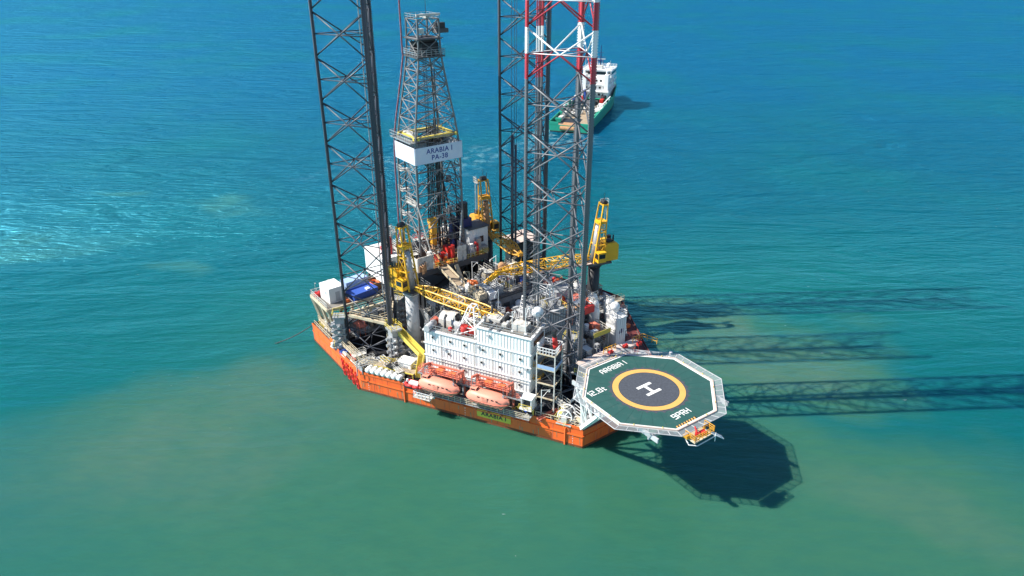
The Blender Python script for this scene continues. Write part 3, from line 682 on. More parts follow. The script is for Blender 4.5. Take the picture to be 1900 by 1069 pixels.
# ------------------------------------------------------------------ helideck
def build_helideck():
    HC = (43.08, 2.59); Z = 14.3
    t = thing('helideck', 'green octagonal helideck with a white H inside a yellow circle, projecting from the bow', 'helideck', HC[0], HC[1], 0, R(0.0))
    A = 11.15
    def octo(r, z=0): return [(r*math.cos(pi/8-i*pi/4-R(-21.2+22.5)), r*math.sin(pi/8-i*pi/4-R(-21.2+22.5)), z) for i in range(8)]
    o0 = [(x, y) for x, y, _ in octo(A)][::-1]
    m = MB(); m.prism(o0, Z-0.35, Z); m.build('deck_plate', 'helideck', t)
    sm = MB()
    for i in range(30):
        a = 2*pi*(i+.5)/30; 
        # ray to the octagon edge
        best = 99
        for k in range(8):
            p, q = Vector(o0[k]), Vector(o0[(k+1) % 8]); d = Vector((math.cos(a), math.sin(a))); nrm = Vector((q.y-p.y, p.x-q.x)); den = nrm.dot(d)
            if abs(den) > 1e-6:
                s_ = nrm.dot(p)/den
                if s_ > 0: best = min(best, s_)
        r0 = 6.75; sm.add([(math.cos(a)*r0-math.sin(a)*w_, math.sin(a)*r0+math.cos(a)*w_, Z+.004) for w_ in (-.03, .03)]+[(math.cos(a)*(best-.35)-math.sin(a)*w_, math.sin(a)*(best-.35)+math.cos(a)*w_, Z+.004) for w_ in (.03, -.03)], [(0, 1, 2, 3)])
    sm.build('net_lashing', 'tar', t)
    # landing net with a scalloped border, then the circle, then the H
    net = []; nsc = 30
    for i in range(nsc*6):
        a = 2*pi*i/(nsc*6); k = (i % 6)/6; r = 6.62-0.30*math.sin(pi*k); r = r+0.15 if i % 6 == 0 else r
        net.append((r*math.cos(a), r*math.sin(a)))
    m = MB(); m.prism(net, Z+0.001, Z+0.012); m.build('landing_net', 'net', t)
    def ring(mb, r0, r1, z, n=72):
        vs = []; 
        for i in range(n):
            a = 2*pi*i/n; vs += [(r0*math.cos(a), r0*math.sin(a), z), (r1*math.cos(a), r1*math.sin(a), z)]
        mb.add(vs, [(2*i, 2*i+1, 2*((i+1) % n)+1, 2*((i+1) % n)) for i in range(n)])
    m = MB(); ring(m, 4.95, 5.95, Z+.018); m.build('aiming_circle', 'circle', t)
    m = MB(); ring(m, 4.87, 4.94, Z+.018); ring(m, 5.96, 6.02, Z+.018); m.build('circle_edging', 'tar', t)
    # H : bars run across the picture's diagonal, as painted (bars along w, crossbar along u)
    hm = MB(); z = Z+.022
    def quad(mb, pts): mb.add([(x, y, z) for x, y in pts], [(0, 1, 2, 3)])
    ha = R(0)
    def rot(pts, a): return [(x*math.cos(a)-y*math.sin(a), x*math.sin(a)+y*math.cos(a)) for x, y in pts]
    for s_ in (-1, 1): quad(hm, [(s_*1.14-.29, -1.54), (s_*1.14+.29, -1.54), (s_*1.14+.29, 1.54), (s_*1.14-.29, 1.54)])
    quad(hm, [(-.845, -.29), (.845, -.29), (.845, .29), (-.845, .29)])
    hobj = hm.build('letter_h_marking', 'mark', t)
    # lettering; ex = reading direction, ey = up of the letters (picture axes read from the camera)
    ex, ey = Vector((0.0, 1.0, 0)), Vector((-1.0, 0.0, 0))
    stencil('ARABIA I', 1.08, 'deck_name_marking', 'mark', t, basis((-8.3, -0.2, Z+.016), ex, ey))
    stencil('12.8t', 1.12, 'weight_marking', 'mark', t, basis((-4.5, -7.4, Z+.016), ex, ey))
    stencil('9PRH', 1.08, 'callsign_marking', 'mark', t, basis((7.75, -0.9, Z+.016), ex, ey))
    # coaming and perimeter safety net
    m = MB(); p = octo(A+.02, Z+.02); p2 = octo(A-.30, Z+.02)
    for i in range(8): m.add([p[i], p[(i+1) % 8], p2[(i+1) % 8], p2[i]], [(0, 1, 2, 3)])
    m.build('edge_marking', 'mark', t)
    m = MB(); p = octo(A+.15, Z-.05)
    for i in range(8): m.rect(p[i], p[(i+1) % 8], .22, .40)
    m.build('coaming', 'peach', t)
    fr = MB(); nt_ = MB(); q = octo(A+1.75, Z+.12); p = octo(A+.28, Z-.12)
    for i in range(8):
        a0, a1, b0, b1 = Vector(p[i]), Vector(p[(i+1) % 8]), Vector(q[i]), Vector(q[(i+1) % 8])
        nt_.add([a0, a1, b1, b0], [(0, 1, 2, 3)])
        fr.cyl(b0, b1, .065, .065, 5); fr.cyl(a0, a1, .06, .06, 5)
        for k in range(6): fr.rect(a0.lerp(a1, k/6), b0.lerp(b1, k/6), .10, .08)
    nt_.build('safety_net', 'mesh', t); fr.build('net_frame', 'lightgrey', t)
    # support girders and raking struts
    g = MB()
    for yy in (-8, -4, 0, 4, 8): g.rect((-9.8, yy, Z-.75), (9.8, yy, Z-.75), .3, .75)
    for xx in (-7, -2, 3, 8): g.rect((xx, -8.2, Z-1.25), (xx, 8.2, Z-1.25), .35, .5)
    islands(g, 'under_girder', 'lightgrey', t)
    s = MB(); bx0, by0 = 34.8-HC[0], -3.9-HC[1]
    base = [(bx0, by0, 4.2), (bx0, 5, 4.2), (bx0, 13, 4.2), (bx0-6.5, by0+1.2, 4.2)]
    s.cyl(base[0], (-7.2, -8.2, Z-.6), .34, .34, 9); s.cyl(base[0], (-0.2, -8.3, Z-1), .28, .28, 9); s.cyl(base[0], (-9.0, -4.2, Z-.9), .28, .28, 9)
    s.rect((bx0, by0-.4, 4.4), (-1.0, -9.6, Z-1.4), .5, .62)
    for f, g_ in ((.3, -5.8), (.55, -4.0), (.78, -2.2)):
        pnt = Vector((bx0, by0-.4, 4.4)).lerp(Vector((-1.0, -9.6, Z-1.4)), f); s.cyl(pnt, (g_-2.2, -9.0+f, Z-.7), .17, .17, 7); s.cyl(pnt, (g_+.2, -9.2, Z-.8), .13, .13, 7)
    for b_ in base[1:3]:
        s.cyl(b_, (-7, b_[1], Z-1), .3, .3, 8); s.cyl(b_, (3, b_[1]*.8, Z-1.4), .3, .3, 8)
    s.cyl(base[3], (-9, -3, Z-1), .25, .25, 8)
    islands(s, 'support_strut', 'white', t)
    # hazard stripes by the stairs
    hz = MB(); e0, e1 = Vector(octo(A-.75, Z+.016)[0]), Vector(octo(A-.75, Z+.016)[1])
    hs = MB()
    e0 = Vector((10.25, -4.2, Z+.016)); e1 = Vector((10.25, 0.2, Z+.016))
    for i in range(8):
        a0 = e0.lerp(e1, i/8); a1 = e0.lerp(e1, (i+.5)/8); hs.add([a0, a1, a1+Vector((-.75, .25, 0)), a0+Vector((-.75, .25, 0))], [(0, 1, 2, 3)])
    hs.build('hazard_stripes', 'circle', t)
    hs2 = MB()
    for i in range(8):
        a0 = e0.lerp(e1, (i+.5)/8); a1 = e0.lerp(e1, (i+1)/8); hs2.add([a0, a1, a1+Vector((-.75, .25, 0)), a0+Vector((-.75, .25, 0))], [(0, 1, 2, 3)])
    hs2.build('hazard_stripes', 'black', t)
    # firefighting platform at the outer edge
    k = MB(); k.bx(11.2, 13.3, -3.9, 0.0, Z-0.95, Z-0.8); k.build('monitor_platform', 'cream', t)
    k = MB(); k.rail([(11.3, -3.8, Z-0.8), (13.2, -3.8, Z-0.8), (13.2, .5, Z-0.8), (11.3, .5, Z-0.8)], 1.1, .06, .8, 2); k.build('platform_railing', 'amber', t)
    k = MB(); k.cyl((12.3, -2.4, Z-0.75), (12.3, -2.4, Z-.1), .3, .3, 10); k.cyl((12.3, -2.4, Z-.1), (11.6, -2.2, Z+.5), .16, .12, 8); k.bx(12.0, 12.9, -1.6, -.6, Z-0.8, Z-.4); k.build('fire_monitor', 'red', t)
    k = MB(); k.rect((12.2, -.2, Z-0.75), (13.4, 2.6, Z-2.6), .9, .1); k.cyl((13.3, .9, Z-1.0), (13.3, .9, Z-2.6), .07, .07, 6); k.tube([(11.4, -3.9, Z-1.0), (12.5, -4.2, Z-1.5), (13.3, -3.2, Z-1.6), (13.3, .8, Z-1.6)], .09); k.build('escape_stair', 'whiteclean', t)
    k = MB(); k.bx(11.2, 12.1, -4.3, -3.4, Z-0.75, Z-.3); k.cyl((11.8, -.1, Z-0.75), (11.8, -.1, Z+.1), .22, .22, 9); k.build('foam_cabinet', 'amber', t)
    # red monitors and stores on the inboard edge
    k = MB()
    for (x, y) in ((-12.0, 6.3), (-12.0, 2.7), (-11.2, 9.0)): k.box((x, y, Z+.15), (.6, .9, .6)); k.cyl((x, y, Z+.4), (x+.4, y, Z+.9), .10, .08, 8)
    k.build('fire_cabinet', 'red', t)
    k = MB(); k.rail([(-12.4, 8.5, Z-.1), (-12.4, 11, Z-.1), (-9.5, 11.8, Z-.1)], 1.1, .06, .9, 1); k.rail([(-12.6, 1.5, Z-.1), (-12.6, 4.5, Z-.1)], 1.1, .06, .9, 1); k.build('access_railing', 'amber', t)
    k = MB(); k.bx(-13.6, -11.6, -4, 10, Z-.5, Z-.2); k.build('access_walkway', 'peach', t)
    # perimeter lights
    for i in range(8):
        a0, a1 = Vector(octo(A+.1, Z+.2)[i]), Vector(octo(A+.1, Z+.2)[(i+1) % 8])
        for f in (.25, .75):
            l = MB(); c = a0.lerp(a1, f); l.cyl(c, c+Vector((0, 0, .16)), .10, .07, 8); l.build('perimeter_lamp', 'lemon', t)
build_helideck()

# ------------------------------------------------------------------ machinery houses amidships
def corr(mb, a, b, z0, z1, out, step=0.55, d=0.10):
    a = Vector(a+(0,)); b = Vector(b+(0,)); L_ = (b-a).length; n = int(L_/step); o = Vector(out+(0,))*d/2
    ang = math.atan2(b.y-a.y, b.x-a.x)
    for i in range(n):
        c = a.lerp(b, (i+.5)/n)+o; mb.box((c.x, c.y, (z0+z1)/2), (step*.42, d, z1-z0), ang)
H1 = [(-9, -10), (1.2, -10.9), (14.6, -4.6), (14.6, 12.5), (7, 20), (-3.6, 20), (-3.6, 12.2), (-9, 11)]
def build_houses():
    t = thing('machinery_house', 'long low grey machinery house filling the deck between the legs', 'building', 2, 2, 4, rig=True)
    m = MB(); m.prism(H1, 4.0, 10.6); m.build('wall', 'lightgrey', t)
    m = MB(); m.prism([(x*1.008-.02, y*1.01) for x, y in H1], 10.6, 10.9); m.build('roof', 'deck', t)
    c = MB()
    for i in range(len(H1)):
        a, b = H1[i], H1[(i+1) % len(H1)]; d = Vector((b[0]-a[0], b[1]-a[1])).normalized(); corr(c, a, b, 4.2, 10.4, (d.y, -d.x))
    c.build('wall_ribs', 'lightgrey', t)
    dm = MB()
    for y in (3, 9): dm.bx(14.7, 14.78, y, y+1.0, 4.1, 6.2)
    islands(dm, 'door', 'navy', t)
    r = MB(); r.rail([H1[1]+(10.9,), H1[2]+(10.9,), H1[3]+(10.9,), H1[4]+(10.9,), H1[5]+(10.9,)], 1.1, .045, 1.5); r.build('roof_railing', 'steel', t)
    t2 = thing('mud_pump_house', 'grey flat-roofed house with a navy door, its roof crowded with pipework', 'building', -3, 5, 10.9, rig=True)
    m = MB(); m.bx(-7.6, 2.0, -4.2, 12.6, 10.9, 14.7); m.build('wall', 'grey', t2)
    m = MB(); m.bx(-7.8, 2.25, -4.4, 12.8, 14.7, 14.95); m.build('roof', 'deck', t2)
    m = MB(); m.bx(2.0, 2.06, 8.4, 10.1, 10.95, 13.3); m.build('door', 'navy', t2)
    m = MB(); m.bx(2.0, 2.05, 2.6, 4.2, 11.9, 12.9); m.bx(2.0, 2.05, 5.6, 7.0, 12.0, 12.9); islands(m, 'louvre', 'darkgrey', t2)
    m = MB(); m.tube([(2.35, -4.4, 15.1), (2.35, 12.8, 15.1)], .22, 8); m.tube([(2.4, -4.4, 14.5), (2.4, 12.8, 14.5)], .12, 6); m.build('pipe_run', 'darkgrey', t2)
    c = MB(); corr(c, (2.0, -4.1), (2.0, 2.4), 11, 14.5, (1, 0)); corr(c, (2.0, 10.3), (2.0, 12.5), 11, 14.5, (1, 0)); corr(c, (-7.5, -4.2), (1.9, -4.2), 11, 14.5, (0, -1)); c.build('wall_ribs', 'grey', t2)
    r = MB(); r.rail([(-7.7, -4.3, 14.95), (2.1, -4.3, 14.95), (2.1, 12.7, 14.95), (-7.7, 12.7, 14.95)], 1.1, .045, 1.6); r.build('roof_railing', 'steel', t2)
    t3 = thing('ribbed_deckhouse', 'grey ribbed deckhouse just behind the banded lattice leg', 'building', 11, 5, 10.9, rig=True)
    m = MB(); m.bx(8.2, 14.0, 0.8, 9.2, 10.9, 15.0); m.build('wall', 'grey', t3)
    c = MB(); corr(c, (14.0, .9), (14.0, 9.1), 11, 14.8, (1, 0), .6); corr(c, (8.3, .8), (13.9, .8), 11, 14.8, (0, -1), .6); c.build('wall_ribs', 'lightgrey', t3)
    m = MB(); m.bx(8.0, 14.25, .6, 9.4, 15.0, 15.2); m.build('roof', 'lightgrey', t3)
    t4 = thing('red_doored_cabin', 'grey cabin with a dark red door beneath the middle crane boom', 'cabin', 4, 14, 10.9, rig=True)
    m = MB(); m.bx(2.6, 6.6, 12.9, 17.6, 10.9, 14.0); m.build('wall', 'lightgrey', t4)
    m = MB(); m.bx(2.4, 6.8, 12.8, 17.8, 14.0, 14.2); m.build('roof', 'grey', t4)
    m = MB(); m.bx(6.6, 6.66, 14.2, 15.3, 10.95, 13.0); m.build('door', 'red', t4)
    m = MB(); m.bx(6.6, 6.66, 16.0, 17.3, 11.2, 13.3); m.build('blue_panel', 'navy', t4)
build_houses()

# ------------------------------------------------------------------ cantilever, drill floor, derrick
def build_drill():
    t = thing('cantilever', 'black cantilever substructure under the drill floor at the stern', 'cantilever', -20, 0, 4, rig=True)
    m = MB()
    for y in (-7.6, 7.6):
        m.bx(-33, -8.8, y-.35, y+.35, 9.0, 14.8); m.bx(-33, -8.8, y-.7, y+.7, 14.8, 15.1); m.bx(-33, -8.8, y-.7, y+.7, 8.7, 9.0)
        for x in range(-32, -9, 2): m.bx(x-.08, x+.08, y-.66, y+.66, 9.0, 14.8)
    m.build('box_girder', 'black', t)
    m = MB(); m.bx(-33, -9.2, -7.2, 7.2, 10.9, 11.1); m.build('cantilever_deck', 'darkgrey', t)
    m = MB()
    for x in (-32.5, -26, -20, -14, -9.6): m.bx(x-.3, x+.3, -7.2, 7.2, 9.0, 10.85)
    for x in (-28, -14.3):
        for y in (-7.0, 7.0): m.cyl((x, y, 11.1), (x, y, 16.4), .35, .35, 8)
        m.cyl((x, -7, 11.3), (x, 7, 16.2), .2, .2, 6); m.cyl((x, 7, 11.3), (x, -7, 16.2), .2, .2, 6)
    m.build('cross_girder', 'black', t)
    for y in (-7.6, 7.6):
        m = MB(); m.bx(-28, -10, y-.9, y+.9, 4.0, 8.65); m.build('skid_base', 'darkgrey', t)
    m = MB(); m.rail([(-13, -8.2, 15.1), (-9, -8.2, 15.1)], 1.1, .05); m.rail([(-13, 8.2, 15.1), (-9, 8.2, 15.1)], 1.1, .05); m.build('girder_railing', 'steel', t)
    # drill floor
    f = thing('drill_floor', 'raised drill floor with white windwalls, red and orange tools', 'drill floor', -21, 0, 16.4, rig=True); f['kind'] = 'thing'
    m = MB(); m.bx(-29, -13.2, -8.6, 9.2, 16.4, 17.0); m.build('floor_plate', 'rust', f)
    m = MB(); m.bx(-29, -13.2, -8.7, -8.6, 15.4, 17.15); m.bx(-13.2, -13.05, -8.7, 9.2, 15.9, 17.15); m.build('floor_edge', 'darkgrey', f)
    def wall(pts, z0, z1, name='windwall', m_='offwhite'):
        q = MB()
        for a, b in zip(pts[:-1], pts[1:]): q.rect((a[0], a[1], (z0+z1)/2), (b[0], b[1], (z0+z1)/2), .14, z1-z0)
        return q.build(name, m_, f)
    wall([(-20, -8.4), (-13.5, -8.4)], 17.0, 20.0); wall([(-13.4, -8.4), (-13.4, -4.7)], 17.0, 20.3); wall([(-13.4, 1.4), (-13.4, 3.6)], 17.0, 20.6); wall([(-13.5, 3.7), (-17, 3.7)], 17.0, 20.4)
    wall([(-29, -8.4), (-22, -8.4)], 17.0, 19.5)
    q = MB(); q.cyl((-15, 1.2, 17), (-15, 1.2, 20.5), .45, .45, 10); q.bx(-17.5, -15.8, -1.8, .2, 17, 18.4); q.bx(-18.5, -16.5, .8, 2.2, 17, 19.4); q.build('iron_roughneck', 'red', f)
    q = MB(); q.bx(-15.0, -14, -3.6, -2.2, 17, 17.9); q.cyl((-15.2, -.6, 17), (-15.2, -.6, 18.1), .5, .4, 10); q.bx(-14.6, -13.6, -1.2, .6, 17, 17.5); q.build('orange_tools', 'orange', f)
    q = MB(); q.bx(-23, -19, -7.6, -3.4, 17, 18.9); q.cyl((-21, -5.6, 19.6), (-21, -3.4, 19.6), 1.1, 1.1, 14); q.build('drawworks', 'darkgrey', f)
    q = MB(); q.rail([(-13.3, -4.6, 17), (-13.3, 1.3, 17)], 1.1, .05, 1.0); q.rail([(-13.3, 4, 17), (-13.3, 9.1, 17), (-20, 9.1, 17)], 1.1, .05, 1.0); q.build('floor_railing', 'lemon', f)
    # catwalk ramp
    r = thing('pipe_ramp', 'brown sloping pipe ramp running down from the drill floor', 'ramp', -13, -1, 11, rig=True)
    q = MB(); q.rect((-13.2, -2.6, 17.0), (-3.6, -3.2, 15.3), 2.0, .35); q.build('slide', 'wood', r)
    q = MB()
    for dy in (-1.05, 1.05): q.rect((-13.2, -2.6+dy, 17.3), (-3.6, -3.2+dy, 15.6), .15, .5)
    q.rect((-12.8, .6, 16.8), (-8.9, .8, 11.2), .9, .25); q.build('side_rail', 'cream', r)
    q = MB(); q.cyl((-17.5, -2.4, 20.6), (-13.0, -2.6, 17.4), .28, .28, 8); q.build('drill_pipe', 'rust', r)
    # doghouse with upper cabin
    d = thing('driller_cabin', 'tall pale cabin block right of the derrick foot', 'cabin', -17, 8.6, 15.4, rig=True)
    q = MB(); q.bx(-19.5, -15.6, 6.0, 10.9, 15.4, 22.6); q.build('wall', 'whiteclean', d)
    q = MB(); corr(q, (-15.6, 6.1), (-15.6, 10.8), 15.6, 22.4, (1, 0), .5); corr(q, (-19.4, 6.0), (-15.7, 6.0), 15.6, 22.4, (0, -1), .5); q.build('wall_ribs', 'whiteclean', d)
    q = MB(); q.bx(-19.8, -15.3, 5.8, 11.1, 22.6, 22.85); q.build('roof', 'darkgrey', d)
    q = MB(); q.bx(-15.5, -14.2, 7.0, 9.8, 18.4, 18.6); q.bx(-15.45, -14.4, 7.3, 8.3, 18.6, 20.6); q.build('front_gallery', 'steel', d)
    q = MB(); q.bx(-15.48, -15.42, 8.6, 9.6, 19.2, 20.6); q.build('window', 'glass', d)
    q = MB(); q.bx(-19.6, -17, 5.4, 7.6, 22.9, 24.8); q.bx(-22, -19.8, 4.6, 7.8, 17.2, 23.8); islands(q, 'equipment_box', 'navy', d)
    q = MB(); q.cyl((-18.4, 6.4, 24.8), (-18.4, 6.4, 28.2), .95, .95, 14); q.cyl((-20.6, 6.4, 23.8), (-20.6, 6.4, 27.2), .6, .6, 12); islands(q, 'exhaust_stack', 'black', d)
    # mud return house and red cement tank, port... left of the derrick
    s = thing('shaker_house', 'white shaker house with a red upright tank left of the derrick', 'building', -25, -10.5, 15.1, rig=True)
    q = MB(); q.bx(-29, -20.5, -13.2, -8.9, 13.0, 18.6); q.build('wall', 'white', s)
    q = MB(); q.bx(-29.2, -20.3, -13.4, -8.75, 18.6, 18.8); q.build('roof', 'white', s)
    q = MB(); q.cyl((-22.6, -10.2, 18.8), (-22.6, -10.2, 23.0), .75, .75, 14); q.bx(-25.5, -23.6, -11, -9.2, 18.8, 19.8); q.build('upright_tank', 'red', s, True)
    q = MB(); q.cyl((-22.6, -10.2, 23.0), (-22.6, -10.2, 25.0), .62, .62, 12); q.rail([(-23.8, -11.4, 22.9), (-21.4, -11.4, 22.9), (-21.4, -9, 22.9), (-23.8, -9, 22.9)], 1.3, .06, 1.0, 2); q.build('tank_top_cage', 'offwhite', s)
    q = MB()
    for x in (-28.5, -21):
        for y in (-12.8, -9.3): q.bx(x-.2, x+.2, y-.2, y+.2, 4, 13)
    islands(q, 'support_leg', 'darkgrey', s)
build_drill()

def build_derrick():
    t = thing('derrick', 'tall steel drilling derrick with white windbreak panels lettered in blue', 'derrick', -21.2, 0, 17.0, rig=True)
    uc = -21.2
    lv = [(17.0, 3.9, 5.5), (22, 3.9, 5.45), (27, 3.9, 5.4), (32, 3.9, 5.35), (37, 3.9, 5.3), (41, 3.85, 5.2), (44, 3.7, 4.95), (47.5, 3.4, 4.5), (51, 3.05, 3.9), (54, 2.8, 3.4), (57, 2.55, 2.95), (59.5, 2.4, 2.55), (63, 2.3, 2.4), (66.5, 2.25, 2.35)]
    def corner(k, i):
        z, hu, hv = lv[i]; su, sv = ((1, -1), (1, 1), (-1, 1), (-1, -1))[k]; return Vector((uc+su*hu, sv*hv, z))
    for k in range(4):
        m = MB()
        for i in range(len(lv)-1): m.cyl(corner(k, i), corner(k, i+1), .24 if i < 6 else .2, None, 7)
        m.build('derrick_leg', 'derrick', t)
    n = len(lv)
    for i in range(n-1):
        g = MB()
        for k in range(4):
            a, b, c, d = corner(k, i), corner((k+1) % 4, i), corner(k, i+1), corner((k+1) % 4, i+1)
            if i == 0 and k in (0, 2):      # V-door opening
                g.bar(c, d, .11); continue
            mid = (c+d)/2
            if i in (0, 1, 2, 3): g.bar(a, mid, .13); g.bar(b, mid, .13); g.bar((a+c)/2, (b+d)/2, .09); g.bar((a+c)/2, mid, .08); g.bar((b+d)/2, mid, .08)
            else: g.bar(a, d, .105); g.bar(b, c, .105)
            g.bar(c, d, .11); g.bar((a+c)/2, (b+d)/2, .055)
        g.build('girt_and_bracing', 'derrick', t)
    # windbreak panels round the racking board
    def panel(k, txt=None):
        z0, z1 = 38.9, 42.4; a, b = corner(k, 5), corner((k+1) % 4, 5); e = (b-a).normalized(); nr = Vector((e.y, -e.x, 0))
        a = a-e*.35+nr*.45; b = b+e*.35+nr*.45; a.z = b.z = (z0+z1)/2
        m = MB(); m.rect(a, b, .10, z1-z0)
        p = m.build('windbreak_panel', 'panel', t)
        f_ = MB()
        for q in range(5): c = a.lerp(b, q/4)-nr*.12; f_.bar((c.x, c.y, z0), (c.x, c.y, z1), .05)
        f_.build('panel_stiffener', 'steel', p)
        if txt:
            cc = (a+b)/2+nr*.06
            o = Vector((uc, 0, 17.0))
            off = e*.1
            for s_, zz, sz in (('ARABIA I', 41.35, 1.45), ('PA-38', 39.95, 1.45)):
                text(s_, sz, 'panel_lettering', 'bluetxt', p, basis(Vector((cc.x, cc.y, zz))+off-o, e, (0, 0, 1)), .03, 1.1)
    panel(0, True); panel(3); panel(1); panel(2)
    m = MB()
    for k in range(4):
        a, b = corner(k, 6), corner((k+1) % 4, 6); e = (b-a).normalized(); nr = Vector((e.y, -e.x, 0)); m.rect(a-e*.3-nr*.5, b+e*.3-nr*.5, .5, .55)
    m.build('racking_board_girder', 'lemon', t)
    m = MB(); m.bx(uc-4.6, uc-3.2, -6.4, 5.5, 43.3, 43.5); m.bx(uc-4, uc+4, -6.4, -5.2, 43.3, 43.5); m.rail([(uc+4, -6.4, 43.5), (uc-4.6, -6.4, 43.5), (uc-4.6, 5.4, 43.5)], 1.2, .06, 1.0); m.build('racking_board', 'steel', t)
    m = MB()
    for i in range(7): m.rect((uc-3+i*.75, .4, 43.2), (uc-3+i*.75, 4.6, 43.2), .16, .2)
    m.bx(uc-2.6, uc+1.5, -4.4, -3.2, 43.0, 44.6); m.build('racking_fingers', 'offwhite', t)
    m = MB()
    rr = random.Random(4)
    for i in range(9): x, y = uc-2.8+(i % 3)*.75, 1.3+(i//3)*.9; m.cyl((x, y, 17.1), (x+.1, y, 44.5+rr.random()*2.0), .13, .13, 6)
    islands(m, 'racked_drill_pipe', 'black', t)
    m = MB(); m.cyl((uc+1.0, 1.9, 17.1), (uc+.6, 1.2, 58), .16, .16, 6); m.cyl((uc+1.5, 2.2, 17.1), (uc+1.0, 1.6, 57), .12, .12, 6); m.build('guide_rail', 'darkgrey', t)
    for y in (-.45, .45): pass
    im = MB(); q = [(uc-1.6, -.2), (uc+1.2, 1.0), (uc+.2, 3.6), (uc-2.6, 2.6)]
    for x, y in q: im.cyl((x, y, 17.1), (x*.75+(uc-.3)*.25, y*.6+.6, 43), .15, .12, 6)
    for k in range(9):
        z0, z1 = 17.5+k*2.8, 20.3+k*2.8
        for i in range(4):
            j = (i+1) % 4; im.bar((q[i][0], q[i][1], z0), (q[j][0], q[j][1], z1), .07)
    im.cyl((uc+3.4, 4.6, 17.1), (uc+1.0, 2.0, 36), .2, .2, 6); im.cyl((uc-3.0, -4.4, 17.1), (uc-3.0, -4.2, 42), .14, .14, 6); im.cyl((uc-3.4, 3.8, 17.1), (uc-3.2, 3.6, 42), .14, .14, 6); im.cyl((uc+2.6, 4.8, 17.1), (uc+2.8, 4.6, 38), .1, .1, 6)
    im.build('inner_mast', 'black', t)
    im = MB()
    for z, x, y in ((20.5, 2.2, 3.6), (23.5, -2.8, 3.4), (24.5, 1.8, 3.8), (28.5, -2.6, -3.2), (33.5, 1.6, 3.4), (27, 2.6, 2.8)): im.box((uc+x, y, z), (1.9, 1.9, .12)); im.rail([(uc+x-.9, y-.9, z), (uc+x+.9, y-.9, z), (uc+x+.9, y+.9, z)], 1.0, .05, .7); im.box((uc+x+.2, y+.1, z+.6), (.8, .8, 1.1))
    im.build('service_platform', 'derrick', t)
    # travelling block and top drive
    m = MB(); m.box((uc+1.6, -.9, 23.5), (1.3, 1.3, 2.6)); m.box((uc+1.6, -.9, 20.7), (1.1, 1.1, 2.2)); m.cyl((uc+1.6, -1.8, 25.2), (uc+1.6, 0, 25.2), .75, .75, 14); m.build('top_drive', 'amber', t)
    m = MB(); m.cyl((uc+1.6, -.9, 17.2), (uc+1.6, -.9, 19.6), .16, .16, 8)
    for dx, dy in ((-.2, -.3), (.2, -.3), (-.2, .3), (.2, .3)): m.cyl((uc+1.6+dx, -.9+dy, 25.5), (uc+.2+dx, dy, 60), .045, .045, 5)
    m.build('drilling_line', 'black', t)
    # crown: water table platform, crown block and gin pole frame
    m = MB(); m.bx(uc-3.0, uc+3.0, -3.1, 3.1, 59.4, 59.7); m.bx(uc-.9, uc+.9, 2.6, 5.4, 63.6, 64.4); m.bx(uc-2.8, uc+2.8, -2.9, 2.9, 62.8, 63.0); m.build('crown_platform', 'darkgrey', t)
    m = MB(); m.box((uc+.4, .6, 61.0), (2.6, 3.8, 2.0)); m.box((uc-.9, -1.2, 61.2), (1.4, 1.8, 2.0)); m.cyl((uc+.2, -1.6, 62.3), (uc+.2, 2.2, 62.3), .9, .9, 14); m.box((uc, 3.8, 64.9), (1.3, 2.0, 1.2)); m.build('crown_block', 'black', t)
    m = MB(); m.rail([(uc-3, -3.1, 59.7), (uc+3, -3.1, 59.7), (uc+3, 3.1, 59.7), (uc-3, 3.1, 59.7), (uc-3, -3.1, 59.7)], 1.2, .055, 1.0, 2); m.rail([(uc+2.4, -2.5, 66.5), (uc+2.4, 2.5, 66.5), (uc-2.4, 2.5, 66.5), (uc-2.4, -2.5, 66.5), (uc+2.4, -2.5, 66.5)], .9, .05, 1.2); m.build('crown_railing', 'steel', t)
    m = MB(); m.rect((uc+2.3, -2.6, 67.3), (uc+2.3, 2.7, 67.3), .3, .4); m.box((uc+1.0, 0, 67.0), (2.4, .8, .6)); m.box((uc+2.0, -1.6, 64.4), (.8, 1.2, .9)); m.build('gin_pole_beam', 'offwhite', t)
    m = MB(); m.cyl((uc, .9, 67), (uc, .9, 72), .05, .04, 5); m.build('aerial', 'black', t)
    # red riser pipe up the aft-left leg
    k = 3
    pts = [corner(k, i)+Vector((-.5, -.55, 0)) for i in range(0, 12)]
    pts = [p_ + Vector((0, -1.5 if i == 0 else 0, 0)) for i, p_ in enumerate(pts)]+[Vector((uc-2.9, -3.2, 60)), Vector((uc-2.9, -3.2, 70.5))]
    m = MB(); m.tube(pts, .17, 7); m.build('vent_pipe', mat('faded_red_pipe_paint', (0.26, 0.08, 0.10), .6, dirt=.35, dcol=(.5, .42, .42)), t)
    # ladders and platforms
    m = MB()
    for z in (26, 31.5, 36): m.bx(uc-4.5, uc-2.5, -5.4, -3.2, z, z+.12); m.rail([(uc-4.5, -5.4, z+.12), (uc-2.5, -5.4, z+.12)], 1.1, .05, .8)
    m.bx(uc-1, uc+3.2, -5.6, -4.2, 29.8, 30.0); m.rail([(uc-1, -5.6, 30), (uc+3.2, -5.6, 30)], 1.1, .05, .8); m.build('ladder_platform', 'offwhite', t)
    m = MB()
    for x in (-.22, .22): m.cyl((uc+x-2.2, -5.0, 17), (uc+x-1.2, -2.8, 59), .05, .05, 5)
    z = 17.5
    while z < 59: f = (z-17)/42; m.bar((uc-.22-2.2+f, -5+2.2*f, z), (uc+.22-2.2+f, -5+2.2*f, z), .035); z += .9
    m.build('ladder', 'steel', t)
